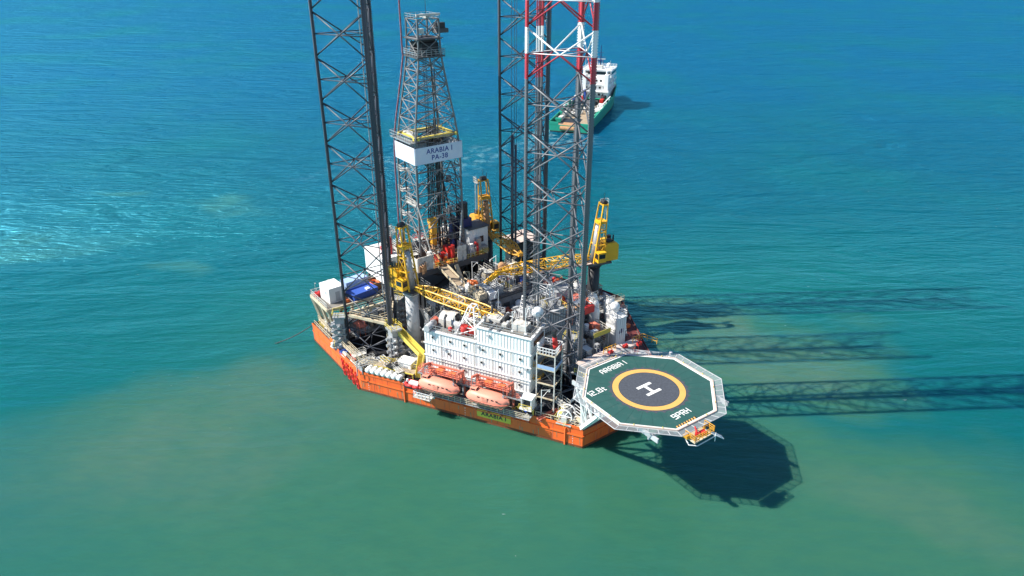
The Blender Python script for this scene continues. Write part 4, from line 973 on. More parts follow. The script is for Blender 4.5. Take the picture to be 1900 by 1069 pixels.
    # mast foot bracing in front
    m = MB(); m.cyl((uc+3.9, -5.5, 30), (uc+7.2, -4.0, 17.1), .16, .16, 6); m.cyl((uc+3.9, -5.5, 22), (uc+7.2, -4, 17.1), .1, .1, 6); m.cyl((uc+3.9, 5.3, 27), (uc+6.6, 2.4, 17.1), .18, .18, 6); m.build('standpipe_brace', 'offwhite', t)
build_derrick()

# ------------------------------------------------------------------ cranes
def crane(label, u, v, zs, zb, az, blen, tilt, ym='yellow', pedm='lightgrey', base_z=4.0, bend=True, cabside=1):
    t = thing('pedestal_crane', label, 'crane', u, v, base_z, az, 'pedestal cranes of the rig')
    hp = zs-base_z
    m = MB(); m.cyl((0, 0, 0), (0, 0, hp-.9), 1.3, 1.3, 20); m.lathe((0, 0, hp-.9), [(1.3, 0), (1.75, .5), (1.75, .9)], 20); m.build('pedestal', pedm, t, True)
    m = MB(); m.box((-.6, 0, hp+.25), (5.4, 3.6, .45)); m.cyl((0, 0, hp-.0), (0, 0, hp+.6), 1.6, 1.6, 18); m.box((-2.2, 0, hp+.9), (1.6, 3.0, .9)); m.build('slew_platform', 'darkgrey', t)
    m = MB(); m.cyl((0, 0, hp+.4), (-.5, 0, hp+8.6), 1.0, .62, 14); m.build('king_post', 'steel' if ym == 'yellow' else 'rust', t, True)
    # machinery house and cab
    m = MB(); pr = [(-4.9, hp+.6), (-1.9, hp+.6), (-1.6, hp+1.2), (-1.6, hp+4.2), (-2.2, hp+4.7), (-4.3, hp+4.7), (-4.9, hp+4.1)]
    y0, y1 = (-2.0, 1.6)
    vs = [(x, y0, z) for x, z in pr]+[(x, y1, z) for x, z in pr]; n = len(pr)
    m.add(vs, [tuple(range(n)), tuple(range(2*n-1, n-1, -1))]+[(i+n, (i+1) % n+n, (i+1) % n, i) for i in range(n)]); m.build('machinery_housing', ym, t)
    m = MB(); m.box((-.3, cabside*2.15, hp+2.2), (1.9, 1.5, 2.3)); m.build('cab', ym, t)
    m = MB(); m.box((.66, cabside*2.15, hp+2.4), (.06, 1.2, 1.2)); m.box((-.3, cabside*2.91, hp+2.5), (1.4, .06, 1.0)); m.build('cab_window', 'glass', t)
    m = MB(); m.box((-3.2, -2.02, hp+2.3), (1.5, .08, 1.5)); m.box((-4.92, -.2, hp+2.3), (.08, 1.8, 1.6)); m.build('louvre', mat('dark_ochre_louvre', (.30, .16, .02), .7), t)  # louvre panels in a dark ochre
    m = MB(); m.cyl((-3.7, -.8, hp+4.7), (-3.7, -.8, hp+5.6), .5, .5, 10); m.box((-2.9, .5, hp+4.95), (1.2, 1.2, .5)); m.cyl((-3.9, .7, hp+4.7), (-3.9, .7, hp+6.2), .16, .16, 8); m.build('exhaust', 'black', t)
    # A-frame round the king post
    m = MB(); top = hp+13.5
    ft = [(.9, -1.35, hp+.5), (.9, 1.35, hp+.5), (-1.5, -1.45, hp+.5), (-1.5, 1.45, hp+.5)]; tt = [(-1.0, -.95, top), (-1.0, .95, top), (-2.0, -.95, top), (-2.0, .95, top)]
    for a, b in zip(ft, tt): m.rect(a, b, .26, .26)
    for f in (.3, .52, .70, .98):
        q = [Vector(a).lerp(Vector(b), f) for a, b in zip(ft, tt)]
        for i, j in ((0, 1), (1, 3), (3, 2), (2, 0)): m.rect(q[i], q[j], .2, .24)
    fs = (0, .3, .52, .70)
    for f0, f1 in zip(fs[:-1], fs[1:]):
        for i, j in ((0, 2), (1, 3)):
            m.bar(Vector(ft[i]).lerp(Vector(tt[i]), f0), Vector(ft[j]).lerp(Vector(tt[j]), f1), .08); m.bar(Vector(ft[j]).lerp(Vector(tt[j]), f0), Vector(ft[i]).lerp(Vector(tt[i]), f1), .08)
    m.box((-.8, 0, hp+9.3), (1.5, 1.9, .5)); m.build('a_frame', ym, t)
    m = MB(); m.cyl((-1.6, -.6, top+.2), (-1.6, .6, top+.2), .5, .5, 12); m.box((-1.6, 0, top+.1), (1.3, 1.0, .3)); m.cyl((-1.6, 0, top), (-1.6, 0, top+2.2), .05, .04, 5); m.cyl((-1.1, .7, top), (-1.1, .7, top+1.5), .05, .05, 5); m.build('sheave_head', 'black', t)
    m = MB(); m.bx(-3.2, -1.6, -1.6, -.9, top-.9, top-.8); m.rail([(-3.2, -1.6, top-.8), (-1.6, -1.6, top-.8)], 1.1, .05, .6); m.rail([(-3.2, -1.6, top-.8), (-3.2, -.9, top-.8)], 1.1, .05, .6)
    for x in (-3.1, -2.7): m.cyl((x, -1.3, hp+5), (x, -1.3, top), .04, .04, 4)
    m.build('access_ladder', 'offwhite', t)
    # lattice boom
    b0 = Vector((1.5, 0, zb-base_z)); d = Vector((math.cos(tilt), 0, math.sin(tilt))); s_ = Vector((0, 1, 0)); up = d.cross(s_)*-1
    if up.z < 0: up = -up
    m = MB(); seg = max(6, round(blen/1.7))
    def wd(f): return (.55+.75*min(1, f*5)) if f < .2 else (1.3 if f < .8 else 1.3-.9*(f-.8)/.2)
    def pt(f, i, j): w_ = wd(f)*.85; return b0+d*(blen*f)+s_*(i*w_)+up*(j*w_*.72)
    cor = ((-1, -1), (1, -1), (1, 1), (-1, 1))
    for k in range(seg):
        f0, f1 = k/seg, (k+1)/seg
        for q in range(4):
            a, b = cor[q], cor[(q+1) % 4]
            m.cyl(pt(f0, *a), pt(f1, *a), .13, .13, 6); m.bar(pt(f1, *a), pt(f1, *b), .075)
            if (k+q) % 2: m.bar(pt(f0, *a), pt(f1, *b), .07)
            else: m.bar(pt(f0, *b), pt(f1, *a), .07)
    m.build('boom', ym, t)
    end = b0+d*blen
    m = MB()
    if bend:
        e2 = end+Vector((2.6, 0, -2.2)); m.rect(end-d*.8+s_*.45, e2+s_*.3, .28, .6); m.rect(end-d*.8-s_*.45, e2-s_*.3, .28, .6); m.rect(end+s_*.5+d*.6-Vector((0, 0, .5)), end-s_*.5+d*.6-Vector((0, 0, .5)), .3, .5)
        m.cyl(e2-s_*.3, e2+s_*.3, .45, .45, 12)
    else: m.cyl(end-s_*.5, end+s_*.5, .5, .5, 12)
    m.build('boom_tip', ym, t)
    m = MB(); m.cyl(end+s_*.6-up*.2-d*1.5, b0-up*1.15+s_*.6, .06, .06, 5)
    e3 = end+(Vector((2.7, 0, -2.3)) if bend else Vector((.5, 0, 0))); m.cyl(e3, e3-Vector((0, 0, 1.6)), .05, .05, 5); m.box(e3-Vector((0, 0, 1.9)), (.5, .35, .8)); m.build('hook_block', 'amber', t)
    m = MB()
    for y in (-.4, .4): m.cyl((-1.6, y, top+.3), end+s_*y+up*.5, .035, .035, 4)
    m.build('pendant_line', 'black', t)
    # walkway under the boom
    m = MB(); m.rect(b0+s_*1.5-up*.9, b0+s_*1.5-up*.9+d*(blen*.62), .7, .12); m.build('boom_walkway', 'peach' if ym == 'yellow' else 'amber', t)
    return t
crane('yellow crane on a pale grey pedestal, boom lying over the accommodation block', -6.6, -13.9, 17.2, 18.4, math.atan2(6.0, 20), 22.0, R(0.5), bend=True, cabside=-1)
crane('yellow crane farthest to the right, its boom lying inward across the deck', 4.4, 25.2, 17.0, 18.6, R(-104), 21.5, R(0), 'yellow', 'black', bend=True)
crane('weathered brown-yellow crane beside the derrick, its short boom pointing at the banded leg', -19.6, 13.4, 18.0, 19.9, R(-6), 13.5, R(-3), 'amber', 'black', bend=False)

# ------------------------------------------------------------------ deck fittings, shared meshes
KIT = {}
def kit():
    def reg(name, mb, m, smooth=False):
        o = mb.build(name, m, None, smooth); KIT[name] = o.data; bpy.data.objects.remove(o)
    m = MB(); m.cyl((0, 0, 0), (0, 0, 1.1), .22, .22, 10); m.lathe((0, 0, 1.1), [(.42, 0), (.42, .15), (.15, .35)], 12); reg('ventilator', m, 'offwhite', True)
    m = MB(); m.box((0, 0, .12), (2.4, 1.2, .24)); m.cyl((-.9, 0, .65), (.2, 0, .65), .4, .4, 12); m.box((.7, 0, .6), (.8, .8, .8)); m.cyl((.7, 0, 1), (.7, 0, 1.5), .12, .12, 8); reg('pump_skid', m, 'lightgrey', True)
    m = MB(); m.box((0, 0, .75), (.9, .6, 1.5)); m.box((.46, 0, .8), (.03, .5, 1.2)); reg('cabinet', m, 'offwhite')
    m = MB(); m.box((0, 0, 1.0), (1.6, 1.3, 2.0)); m.box((0, 0, 2.05), (1.8, 1.5, .12)); m.box((.82, 0, 1), (.04, .7, 1.5)); reg('equipment_locker', m, 'white')
    m = MB()
    for i in range(5): m.cyl((-2.2, -.5+i*.25, .3+.02*i), (2.2, -.5+i*.25, .3), .09, .09, 6)
    for x in (-1.8, 0, 1.8): m.box((x, 0, .12), (.15, 1.5, .2))
    reg('pipe_bundle', m, 'rust')
    m = MB(); m.tube([(-1.5, 0, 0), (-1.5, 0, .9), (1.2, 0, .9), (1.2, .9, .9), (1.2, .9, 0)], .11, 7); m.tube([(-.6, .5, 0), (-.6, .5, .6), (1.9, .5, .6)], .08, 6); m.cyl((0, -.02, .9), (0, -.02, 1.35), .07, .07, 6); m.lathe((0, 0, 1.35), [(.24, 0), (.24, .05)], 12); reg('pipe_run', m, 'grey')
    m = MB(); m.cyl((0, -.5, .75), (0, .5, .75), .35, .35, 14); m.cyl((0, -.55, .75), (0, -.5, .75), .7, .7, 16); m.cyl((0, .5, .75), (0, .55, .75), .7, .7, 16); m.box((0, 0, .15), (1.2, 1.3, .3)); reg('hose_reel', m, 'salmondk')
    m = MB(); m.cyl((0, 0, 0), (0, 0, 4.2), .07, .05, 6); m.box((.2, 0, 4.2), (.55, .3, .16)); m.box((0, 0, .1), (.35, .35, .2)); reg('lamp_post', m, 'offwhite')
    m = MB(); m.lathe((0, 0, .25), [(.8, 0), (.85, .2), (.85, 1.7), (.5, 2.05), (.15, 2.15)], 16)
    for a in range(3): m.cyl((.7*math.cos(a*2.1), .7*math.sin(a*2.1), 0), (.7*math.cos(a*2.1), .7*math.sin(a*2.1), .4), .06, .06, 5)
    reg('upright_tank', m, 'white', True)
    m = MB(); m.cyl((-1.5, 0, .85), (1.5, 0, .85), .65, .65, 16); m.box((-1, 0, .2), (.2, 1, .4)); m.box((1, 0, .2), (.2, 1, .4)); m.cyl((.4, 0, 1.4), (.4, 0, 1.8), .12, .12, 8); reg('air_receiver', m, 'lightgrey', True)
    m = MB(); m.box((0, 0, .1), (1.3, 1.3, .2)); m.box((0, 0, .25), (1.1, 1.1, .1)); reg('hatch', m, 'grey')
    m = MB(); m.box((0, 0, .35), (1.2, .8, .7)); m.box((0, 0, .72), (1.24, .84, .06)); reg('tool_chest', m, 'orange')
    m = MB(); m.box((0, 0, .45), (.9, 1.4, .9)); m.cyl((.2, .3, .9), (.2, .3, 1.5), .1, .1, 8); m.cyl((-.2, -.4, .9), (-.2, -.4, 1.2), .14, .14, 8); reg('control_stand', m, 'red')
    m = MB(); m.box((0, 0, .06), (3.2, .6, .1)); 
    for i in range(6): m.bar((-1.5+i*.6, -.28, .1), (-1.5+i*.6, .28, .1), .03)
    m.cyl((-1.6, -.1, .2), (1.6, -.1, .2), .05, .05, 6); m.cyl((-1.6, .1, .2), (1.6, .1, .2), .07, .07, 6); reg('cable_tray', m, 'steel')
    m = MB(); m.cyl((0, 0, 0), (0, 0, .7), .17, .14, 10); m.cyl((0, .6, 0), (0, .6, .7), .17, .14, 10); m.box((0, .3, .05), (.5, 1.2, .1)); m.lathe((0, 0, .7), [(.24, 0), (.24, .06)], 10); m.lathe((0, .6, .7), [(.24, 0), (.24, .06)], 10); reg('mooring_bitt', m, 'black')
    m = MB()
    for x, y in ((-.7, -.7), (.7, -.7), (.7, .7), (-.7, .7)): m.cyl((x, y, 0), (x*.45, y*.45, 3.4), .09, .09, 6)
    for z in (.9, 1.8, 2.7):
        f = 1-.55*z/3.4; q = [(-.7*f, -.7*f, z), (.7*f, -.7*f, z), (.7*f, .7*f, z), (-.7*f, .7*f, z)]
        for i in range(4): m.bar(q[i], q[(i+1) % 4], .06)
    m.box((0, 0, 3.5), (.8, .8, .16)); reg('lattice_post', m, 'white')
    m = MB(); m.box((0, 0, .9), (2.6, 2.0, 1.8)); m.cyl((0, 0, 1.8), (0, 0, 2.0), .75, .75, 16); m.cyl((0, 0, 2.0), (0, 0, 2.02), .65, .65, 16); reg('cooler_unit', m, 'grey')
    m = MB(); m.tube([(-2.4, 0, .5), (2.4, 0, .5)], .2, 8); m.tube([(-2.4, .5, .42), (2.4, .5, .42)], .14, 8); m.tube([(-2.4, -.45, .38), (2.0, -.45, .38), (2.0, -.45, 0)], .1, 8)
    for x in (-2, 0, 2): m.box((x, 0, .12), (.14, 1.5, .24))
    reg('header_pipes', m, 'offwhite')
    m = MB(); m.cyl((0, 0, 0), (0, 0, 2.6), .28, .28, 10); m.cyl((0, 0, 2.6), (.5, 0, 3.0), .28, .3, 10); m.cyl((.5, 0, 3.0), (.7, 0, 3.0), .34, .34, 10); reg('exhaust_duct', m, 'darkgrey', True)
    m = MB(); m.box((0, 0, .5), (1.6, 1.2, .06)); m.box((0, 0, .05), (1.6, 1.2, .08))
    for x in (-.75, .75):
        for y in (-.55, .55): m.box((x, y, .5), (.07, .07, 1.0))
    for i in range(4): m.cyl((-.5+i*.33, 0, .12), (-.5+i*.33, 0, .98), .13, .13, 9)
    reg('bottle_rack', m, 'blue')
def kit2():
    def reg(name, mb, m, smooth=False):
        o = mb.build(name, m, None, smooth); KIT[name] = o.data; bpy.data.objects.remove(o)
    m = MB(); m.box((0, 0, 2.2), (3.0, 1.3, .08))
    for x in (-1.4, 0, 1.4):
        for y in (-.6, .6): m.box((x, y, 1.1), (.09, .09, 2.2))
    m.bar((-1.4, -.6, 0), (0, -.6, 2.2), .04); m.bar((0, -.6, 2.2), (1.4, -.6, 0), .04); m.rail([(-1.45, -.62, 2.2), (1.45, -.62, 2.2), (1.45, .62, 2.2), (-1.45, .62, 2.2)], 1.05, .035, .9, 1); reg('access_platform', m, 'offwhite')
    m = MB(); m.rect((-1.3, 0, .1), (1.3, 0, 2.3), .8, .1); m.bar((-1.3, .4, 1.0), (1.3, .4, 3.2), .04); m.bar((-1.3, -.4, 1.0), (1.3, -.4, 3.2), .04)
    for k in range(5): m.bar((-1.3+k*.65, .4, .1+k*.55), (-1.3+k*.65, .4, 1.0+k*.55), .03); m.bar((-1.3+k*.65, -.4, .1+k*.55), (-1.3+k*.65, -.4, 1.0+k*.55), .03)
    reg('stair_flight', m, 'lemon')
    m = MB(); m.box((0, 0, .5), (4.2, .9, .06)); m.rail([(-2.1, -.42, .5), (2.1, -.42, .5)], 1.0, .035, 1.0, 1); m.rail([(-2.1, .42, .5), (2.1, .42, .5)], 1.0, .035, 1.0, 1)
    for x in (-2, 0, 2): m.box((x, 0, .25), (.1, .8, .5))
    reg('walkway', m, 'steel')
    m = MB()
    for i in range(4): m.tube([(-2+.2*i, -.6+i*.4, 0), (-2+.2*i, -.6+i*.4, 1.6+.2*i), (2-.2*i, -.6+i*.4, 1.6+.2*i), (2-.2*i, -.6+i*.4, .0)], .07+.02*(i % 2), 6)
    m.box((-1, 0, .7), (.1, 1.6, 1.4)); m.box((1, 0, .7), (.1, 1.6, 1.4)); reg('pipe_bridge', m, 'lightgrey')
    m = MB(); m.rail([(-1.6, 0, 0), (1.6, 0, 0)], 1.1, .04, .8, 2); m.rail([(1.6, 0, 0), (1.6, 1.4, 0)], 1.1, .04, .7, 2); reg('guard_rail', m, 'lemon')
    m = MB(); m.cyl((0, 0, 0), (0, 0, 5.2), .09, .07, 6); m.bar((0, 0, 5.1), (1.6, 0, 4.6), .06); m.bar((0, 0, 3.6), (1.4, 0, 4.6), .04); m.box((1.6, 0, 4.4), (.2, .2, .4)); m.box((0, 0, .15), (.5, .5, .3)); reg('jib_post', m, 'white')
kit(); kit2()
CNT = {}
def put(parent, name, u, v, z, rz=0.0, s=1.0, m=None):
    key = (parent.name, name); CNT[key] = CNT.get(key, 0)+1
    if CNT[key] > 90: return
    o = bpy.data.objects.new(name, KIT[name]); C.objects.link(o); o.parent = parent
    og = ORG.get(parent.name, (0, 0, 0)); o.location = (u-og[0], v-og[1], z-og[2]); o.rotation_euler = (0, 0, rz); o.scale = (s, s, s)
    if m: o.material_slots[0].link = 'OBJECT'; o.material_slots[0].material = M[m]
    return o
rnd = random.Random(11)
def inside(p, poly):
    x, y = p; c = False; n = len(poly)
    for i in range(n):
        (x0, y0), (x1, y1) = poly[i], poly[(i+1) % n]
        if (y0 > y) != (y1 > y) and x < (x1-x0)*(y-y0)/(y1-y0)+x0: c = not c
    return c
def scatter(parent, poly, z, names, n, avoid=(), gap=1.25, mats=None):
    pts = []; xs = [p[0] for p in poly]; ys = [p[1] for p in poly]; tries = 0
    while len(pts) < n and tries < n*40:
        tries += 1; p = (rnd.uniform(min(xs), max(xs)), rnd.uniform(min(ys), max(ys)))
        if not inside(p, poly): continue
        if any(abs(p[0]-a[0]) < a[2] and abs(p[1]-a[1]) < a[3] for a in avoid): continue
        if any((p[0]-q[0])**2+(p[1]-q[1])**2 < gap*gap for q in pts): continue
        pts.append(p); k = rnd.choice(names)
        put(parent, k, p[0], p[1], z, rnd.choice((0, pi/2, pi, -pi/2))+rnd.uniform(-.05, .05), rnd.uniform(.75, 1.1), rnd.choice(mats) if mats and rnd.random() < .5 else None)
byname = {o.name: o for o in bpy.data.objects}
MH, PH, RH = byname['machinery_house'], byname['mud_pump_house'], byname['ribbed_deckhouse']
ALL = ['access_platform', 'access_platform', 'stair_flight', 'walkway', 'walkway', 'pipe_bridge', 'pipe_bridge', 'guard_rail', 'guard_rail', 'jib_post', 'ventilator', 'pump_skid', 'cabinet', 'equipment_locker', 'pipe_run', 'hose_reel', 'upright_tank', 'air_receiver', 'hatch', 'control_stand', 'cable_tray', 'cooler_unit', 'header_pipes', 'exhaust_duct', 'bottle_rack', 'tool_chest', 'pipe_run', 'header_pipes', 'lattice_post']
scatter(PH, [(-7.2, -3.8), (1.6, -3.8), (1.6, 12.2), (-7.2, 12.2)], 14.95, ['ventilator', 'upright_tank', 'pipe_bridge', 'walkway', 'access_platform', 'guard_rail', 'jib_post', 'pipe_run', 'cooler_unit', 'header_pipes', 'bottle_rack', 'cabinet', 'exhaust_duct', 'pump_skid', 'tool_chest', 'lattice_post'], 62, gap=1.1, mats=['white', 'lightgrey', 'rust', 'darkgrey', 'cream'])
scatter(MH, [(2.6, -9.0), (7.8, -6.6), (14, -3.6), (14, .3), (7.8, .5), (7.8, 12.2), (2.6, 12.2)], 10.9, ALL, 66, gap=1.05, mats=['white', 'offwhite', 'grey', 'cream', 'rust', 'darkgrey', 'black'])
scatter(MH, [(-8.6, -9.5), (2.4, -9.9), (2.4, -4.8), (-7.8, -4.8)], 10.9, ALL, 30, gap=1.1, mats=['red', 'offwhite', 'black'])
scatter(MH, [(7, 9.8), (14.2, 9.8), (14.2, 12.2), (7, 19.4), (-3, 19.4), (-3, 13), (2.2, 13), (2.2, 18), (7, 18)], 10.9, ALL, 52, gap=1.05, mats=['white', 'red', 'orange', 'rust', 'salmondk', 'darkgrey'])
scatter(RH, [(8.4, 1), (13.6, 1), (13.6, 8.8), (8.4, 8.8)], 15.2, ['guard_rail', 'walkway', 'pipe_bridge', 'cable_tray', 'ventilator', 'pipe_run', 'hatch', 'cabinet', 'lattice_post'], 18, gap=1.2)
CANT = byname['cantilever']
scatter(CANT, [(-13, -6.6), (-9.4, -6.6), (-9.4, 6.6), (-13, 6.6)], 11.1, ['access_platform', 'pipe_bridge', 'stair_flight', 'pipe_bundle', 'pipe_run', 'pump_skid', 'header_pipes'], 16, gap=1.0, mats=['black', 'darkgrey', 'grey'])
DF = byname['drill_floor']
scatter(DF, [(-28.5, -8), (-13.8, -8), (-13.8, 8.8), (-28.5, 8.8)], 17.0, ['access_platform', 'stair_flight', 'pipe_bridge', 'guard_rail', 'cabinet', 'pipe_run', 'control_stand', 'hose_reel', 'pipe_bundle', 'tool_chest', 'lattice_post', 'exhaust_duct'], 48, avoid=[(-17.5, 8.5, 2.6, 3.0), (-21, -5.5, 3, 3), (-19.8, -.9, 1.0, 1.0), (-22, 2.4, 2.4, 1.6)], mats=['red', 'black', 'darkgrey', 'offwhite', 'rust'])
BL = byname['accommodation_block']
scatter(BL, [(.6, .6), (10.6, .6), (10.6, 7.1), (.6, 7.1)], 15.05, ['guard_rail', 'pipe_run', 'cabinet', 'ventilator', 'exhaust_duct', 'hose_reel', 'jib_post', 'cable_tray', 'air_receiver'], 16, avoid=[(2.9, 4.6, 1.9, 2.1), (8.4, 2.5, 1.9, 1.9)], gap=1.1, mats=['grey', 'lightgrey', 'red'])
scatter(BL, [(11.6, .7), (21.2, .7), (21.2, 5.7), (11.6, 5.7)], 18.37, ['guard_rail', 'pipe_run', 'cabinet', 'ventilator', 'cable_tray', 'hatch', 'cooler_unit', 'exhaust_duct', 'jib_post', 'header_pipes'], 18, avoid=[(13.3, 3.5, 1.4, 1.2), (18.8, 2.4, 1.5, 1.1)], gap=1.1, mats=['grey', 'lightgrey', 'darkgrey'])
# main deck
for nm, poly, n in (('aft', [(-28, -27), (-20.5, -27), (-20.5, 26), (-28, 26)], 70), ('quarter', [(-20, -27), (-6, -27), (3, -22), (3, -17.9), (-5, -14), (-9, -11), (-19, -11)], 84),
                    ('bow', [(23, -10), (34, -4.2), (34, 14), (30, 15), (30, 4), (23, -6.6)], 44), ('port', [(15.2, 7), (30, 7.5), (26, 20), (13, 26.5), (7.4, 20.5), (15.2, 13)], 60), ('portaft', [(7, 20.6), (14, 27.5), (2, 34.5), (-4, 33), (-4, 21)], 60)):
    av = [(LEGC[k][0], LEGC[k][1], 6.3, 6.3) for k in LEGC]+[(-24.3, -10.5, 4.3, 2.6), (-20, 7.6, 9, 2), (-20, -7.6, 9, 2), (-6.6, -13.9, 2.2, 2.2), (17.4, 20.8, 2.4, 2.4), (4.4, 25.2, 2.2, 2.2)]
    scatter(HULL, poly, DZ-.06, ALL+['mooring_bitt', 'pipe_bundle', 'tool_chest'], n, av, gap=1.25, mats=['offwhite', 'rust', 'cream', 'black', 'darkgrey', 'salmondk', 'grey'])
for u, v in ((-27.5, -26.4), (-16, -26.8), (-5, -26.6), (31, -5.5), (34, 2), (33.5, -3.6), (30, -6.6)): put(HULL, 'mooring_bitt', u, v, DZ-.06, rnd.uniform(0, 3))
for u, v, z in ((2.2, -4.2, 14.95), (2.2, 4, 14.95), (2.2, 12.4, 14.95), (-7.4, 12.4, 14.95)): put(PH, 'lamp_post', u, v, z, rnd.uniform(0, 6))
for u, v, z in ((14.3, -4.4, 10.9), (14.3, 12.3, 10.9), (7, 19.7, 10.9), (-3.4, 19.7, 10.9)): put(MH, 'lamp_post', u, v, z, rnd.uniform(0, 6))

# ------------------------------------------------------------------ stern corner: raised platform with containers
def stern():
    t = thing('stern_platform', 'cream raised platform on sloping beams at the stern corner', 'platform', -25, -18, 4, rig=True)
    m = MB(); m.bx(-28.8, -20.0, -26.6, -9.5, 10.7, 10.95); m.build('platform_deck', 'deck', t)
    m = MB(); m.rect((-28.9, -26.7, 10.8), (-28.9, -9.5, 10.8), .3, .6); m.rect((-28.9, -26.7, 10.8), (-20, -26.7, 10.8), .3, .6); m.rect((-20, -26.7, 10.8), (-20, -9.5, 10.8), .3, .6); m.build('edge_beam', 'cream', t)
    for a, b in (((-28.6, -26.6, 10.6), (-27.3, -25.2, 4.0)), ((-26.0, -26.6, 10.6), (-25.4, -24.6, 4.0)), ((-23.2, -26.6, 10.6), (-23.4, -25, 4.0)), ((-20.2, -26.4, 10.6), (-21.0, -25, 4.0)), ((-28.6, -18, 10.6), (-27.4, -18, 4)), ((-20.2, -17, 10.6), (-20.2, -17, 4)), ((-28.6, -10, 10.6), (-27.5, -10, 4)), ((-20.4, -10, 10.6), (-20.4, -10, 4))):
        q = MB(); q.rect(a, b, .5, .5); q.build('support_beam', 'cream', t)
    m = MB(); m.rail([(-20.2, -26.6, 11), (-28.8, -26.6, 11), (-28.8, -9.6, 11)], 1.2, .06, 1.3, 1); m.build('platform_railing', 'offwhite', t)
    for u, v in ((-28.6, -25.6), (-28.6, -22.6), (-28.5, -14), (-28.5, -11.8)): put(t, 'lamp_post', u, v, 10.95, 1, .62)
    for u, v, k in ((-27.4, -25.6, 'control_stand'), (-26.8, -24.2, 'cabinet'), (-23.4, -12.2, 'pipe_bundle'), (-25, -11, 'header_pipes'), (-22, -11, 'pump_skid'), (-21.4, -21.6, 'tool_chest')): put(t, k, u, v, 10.95, .2)
    t = thing('portable_cabin', 'boxy white portable cabin standing on the stern platform', 'cabin', -24.6, -23.4, 10.95, R(4), rig=False)
    m = MB(); m.box((0, 0, 1.75), (4.2, 3.4, 3.1)); m.build('cabin_body', 'whiteclean', t)
    m = MB(); m.box((0, 0, .1), (4.3, 3.5, .2)); m.box((0, 0, 3.36), (4.34, 3.54, .12)); 
    for x in (-2.08, 2.08):
        for y in (-1.68, 1.68): m.box((x, y, 1.7), (.16, .16, 3.3))
    m.build('corner_frame', 'white', t)
    m = MB(); m.box((2.12, .2, 1.3), (.04, 1.0, 2.1)); m.box((.4, -1.72, 2.0), (.9, .04, .7)); m.build('door', 'lightgrey', t)
    t = thing('cargo_basket', 'open blue cargo basket on the stern platform beside the leg', 'cargo basket', -22.4, -17.6, 10.95, R(8))
    m = MB(); m.box((0, 0, .15), (3.4, 6.0, .25))
    for s_ in (-1, 1): m.box((s_*1.66, 0, .85), (.1, 6.0, 1.25)); m.box((0, s_*2.96, .85), (3.2, .1, 1.25))
    m.build('basket_wall', 'blue', t); m = MB(); m.box((0, 0, 1.1), (3.1, 5.7, .1)); m.build('tarpaulin', 'blue', t)
    m = MB(); m.box((.4, 1.2, 1.3), (.9, .8, .3)); m.build('sack', 'white', t)
    t = thing('pale_blue_container', 'pale blue shipping container near the aft rail of the stern platform', 'container', -26.6, -17.4, 10.95, R(8))
    m = MB(); m.box((0, 0, 1.2), (2.4, 5.4, 2.3)); m.build('container_body', 'skyblue', t); m = MB()
    for k in range(9): m.box((1.22, -2.4+k*.6, 1.2), (.06, .22, 2.0))
    for s_ in (-1, 1):
        for q in (-1, 1): m.box((s_*1.15, q*2.65, 1.2), (.2, .2, 2.4))
    m.build('corrugation', 'skyblue', t)
    t = thing('orange_hose_rack', 'rack of coiled orange hoses at the far end of the stern platform', 'hose rack', -24.4, -13.6, 10.95, 0)
    m = MB()
    for k in range(5):
        pr = [( .9*math.cos(a*pi/8)*1.5, .9*math.sin(a*pi/8), .25+.22*k) for a in range(17)]; m.tube([(x+.05*k, y, z) for x, y, z in pr], .13, 6)
    m.build('hose_coil', 'orange', t)
    m = MB()
    for x in (-1.6, 1.6): m.box((x, 0, .8), (.12, 2.2, 1.6))
    m.box((0, 0, .08), (3.3, 2.2, .12)); m.build('rack_frame', 'rust', t)
    # equipment along the starboard side
    t = thing('yellow_gangway', 'long yellow enclosed stairway sloping down beside the grey crane pedestal', 'stairway', 0, -18, 4, rig=True)
    m = MB(); a, b, c = Vector((-7.6, -19.0, 11.6)), Vector((2.4, -17.2, 7.7)), Vector((4.6, -19.4, 4.6))
    m.rect(a, b, 1.3, .14); m.rect(b, c, 1.3, .14); m.build('stair_tread', 'lemon', t)
    for s_ in (-.72, .72):
        d = (b-a).normalized(); sv = Vector((-d.y, d.x, 0))*s_; d2 = (c-b).normalized(); sv2 = Vector((-d2.y, d2.x, 0))*s_
        m = MB(); m.rect(a+sv+Vector((0, 0, .45)), b+sv+Vector((0, 0, .45)), .08, .95); m.rect(b+sv2+Vector((0, 0, .45)), c+sv2+Vector((0, 0, .45)), .08, .95); m.build('stair_side', 'lemon', t)
    m = MB(); m.box((-8.2, -19.2, 11.5), (1.8, 2.0, .15)); m.rail([(-9, -20.1, 11.6), (-7.3, -20.1, 11.6)], 1.1, .06); m.rail([(-9, -20.1, 11.6), (-9, -18.2, 11.6)], 1.1, .06); m.cyl((-8, -19.2, 4), (-8, -19.2, 11.5), .16, .16, 7); m.cyl((1.4, -17.4, 4), (1.4, -17.4, 7.9), .14, .14, 7); m.build('landing', 'cream', t)
    for i in range(7):
        e = Vector((.861, .508)); p = Vector((-3.6, -26.2))+e*(.55+i*1.18)
        t = thing('liferaft_canister', 'white liferaft canister in the row along the near hull edge', 'liferaft', p.x, p.y, DZ+.55, R(30.5), 'liferaft canisters along the near hull edge')
        m = MB(); prof = [(.2, -.95), (.48, -.85), (.52, -.6), (.52, -.04), (.56, -.03), (.56, .03), (.52, .04), (.52, .6), (.48, .85), (.2, .95)]
        q = MB(); q.lathe((0, 0, 0), prof, 14); q.v = [(x, z, y+.55) for x, y, z in q.v]; q.v = [(x, y, z) for x, y, z in q.v]
        q.f = [f[::-1] for f in q.f]; q.build('canister_shell', 'white', t, True)
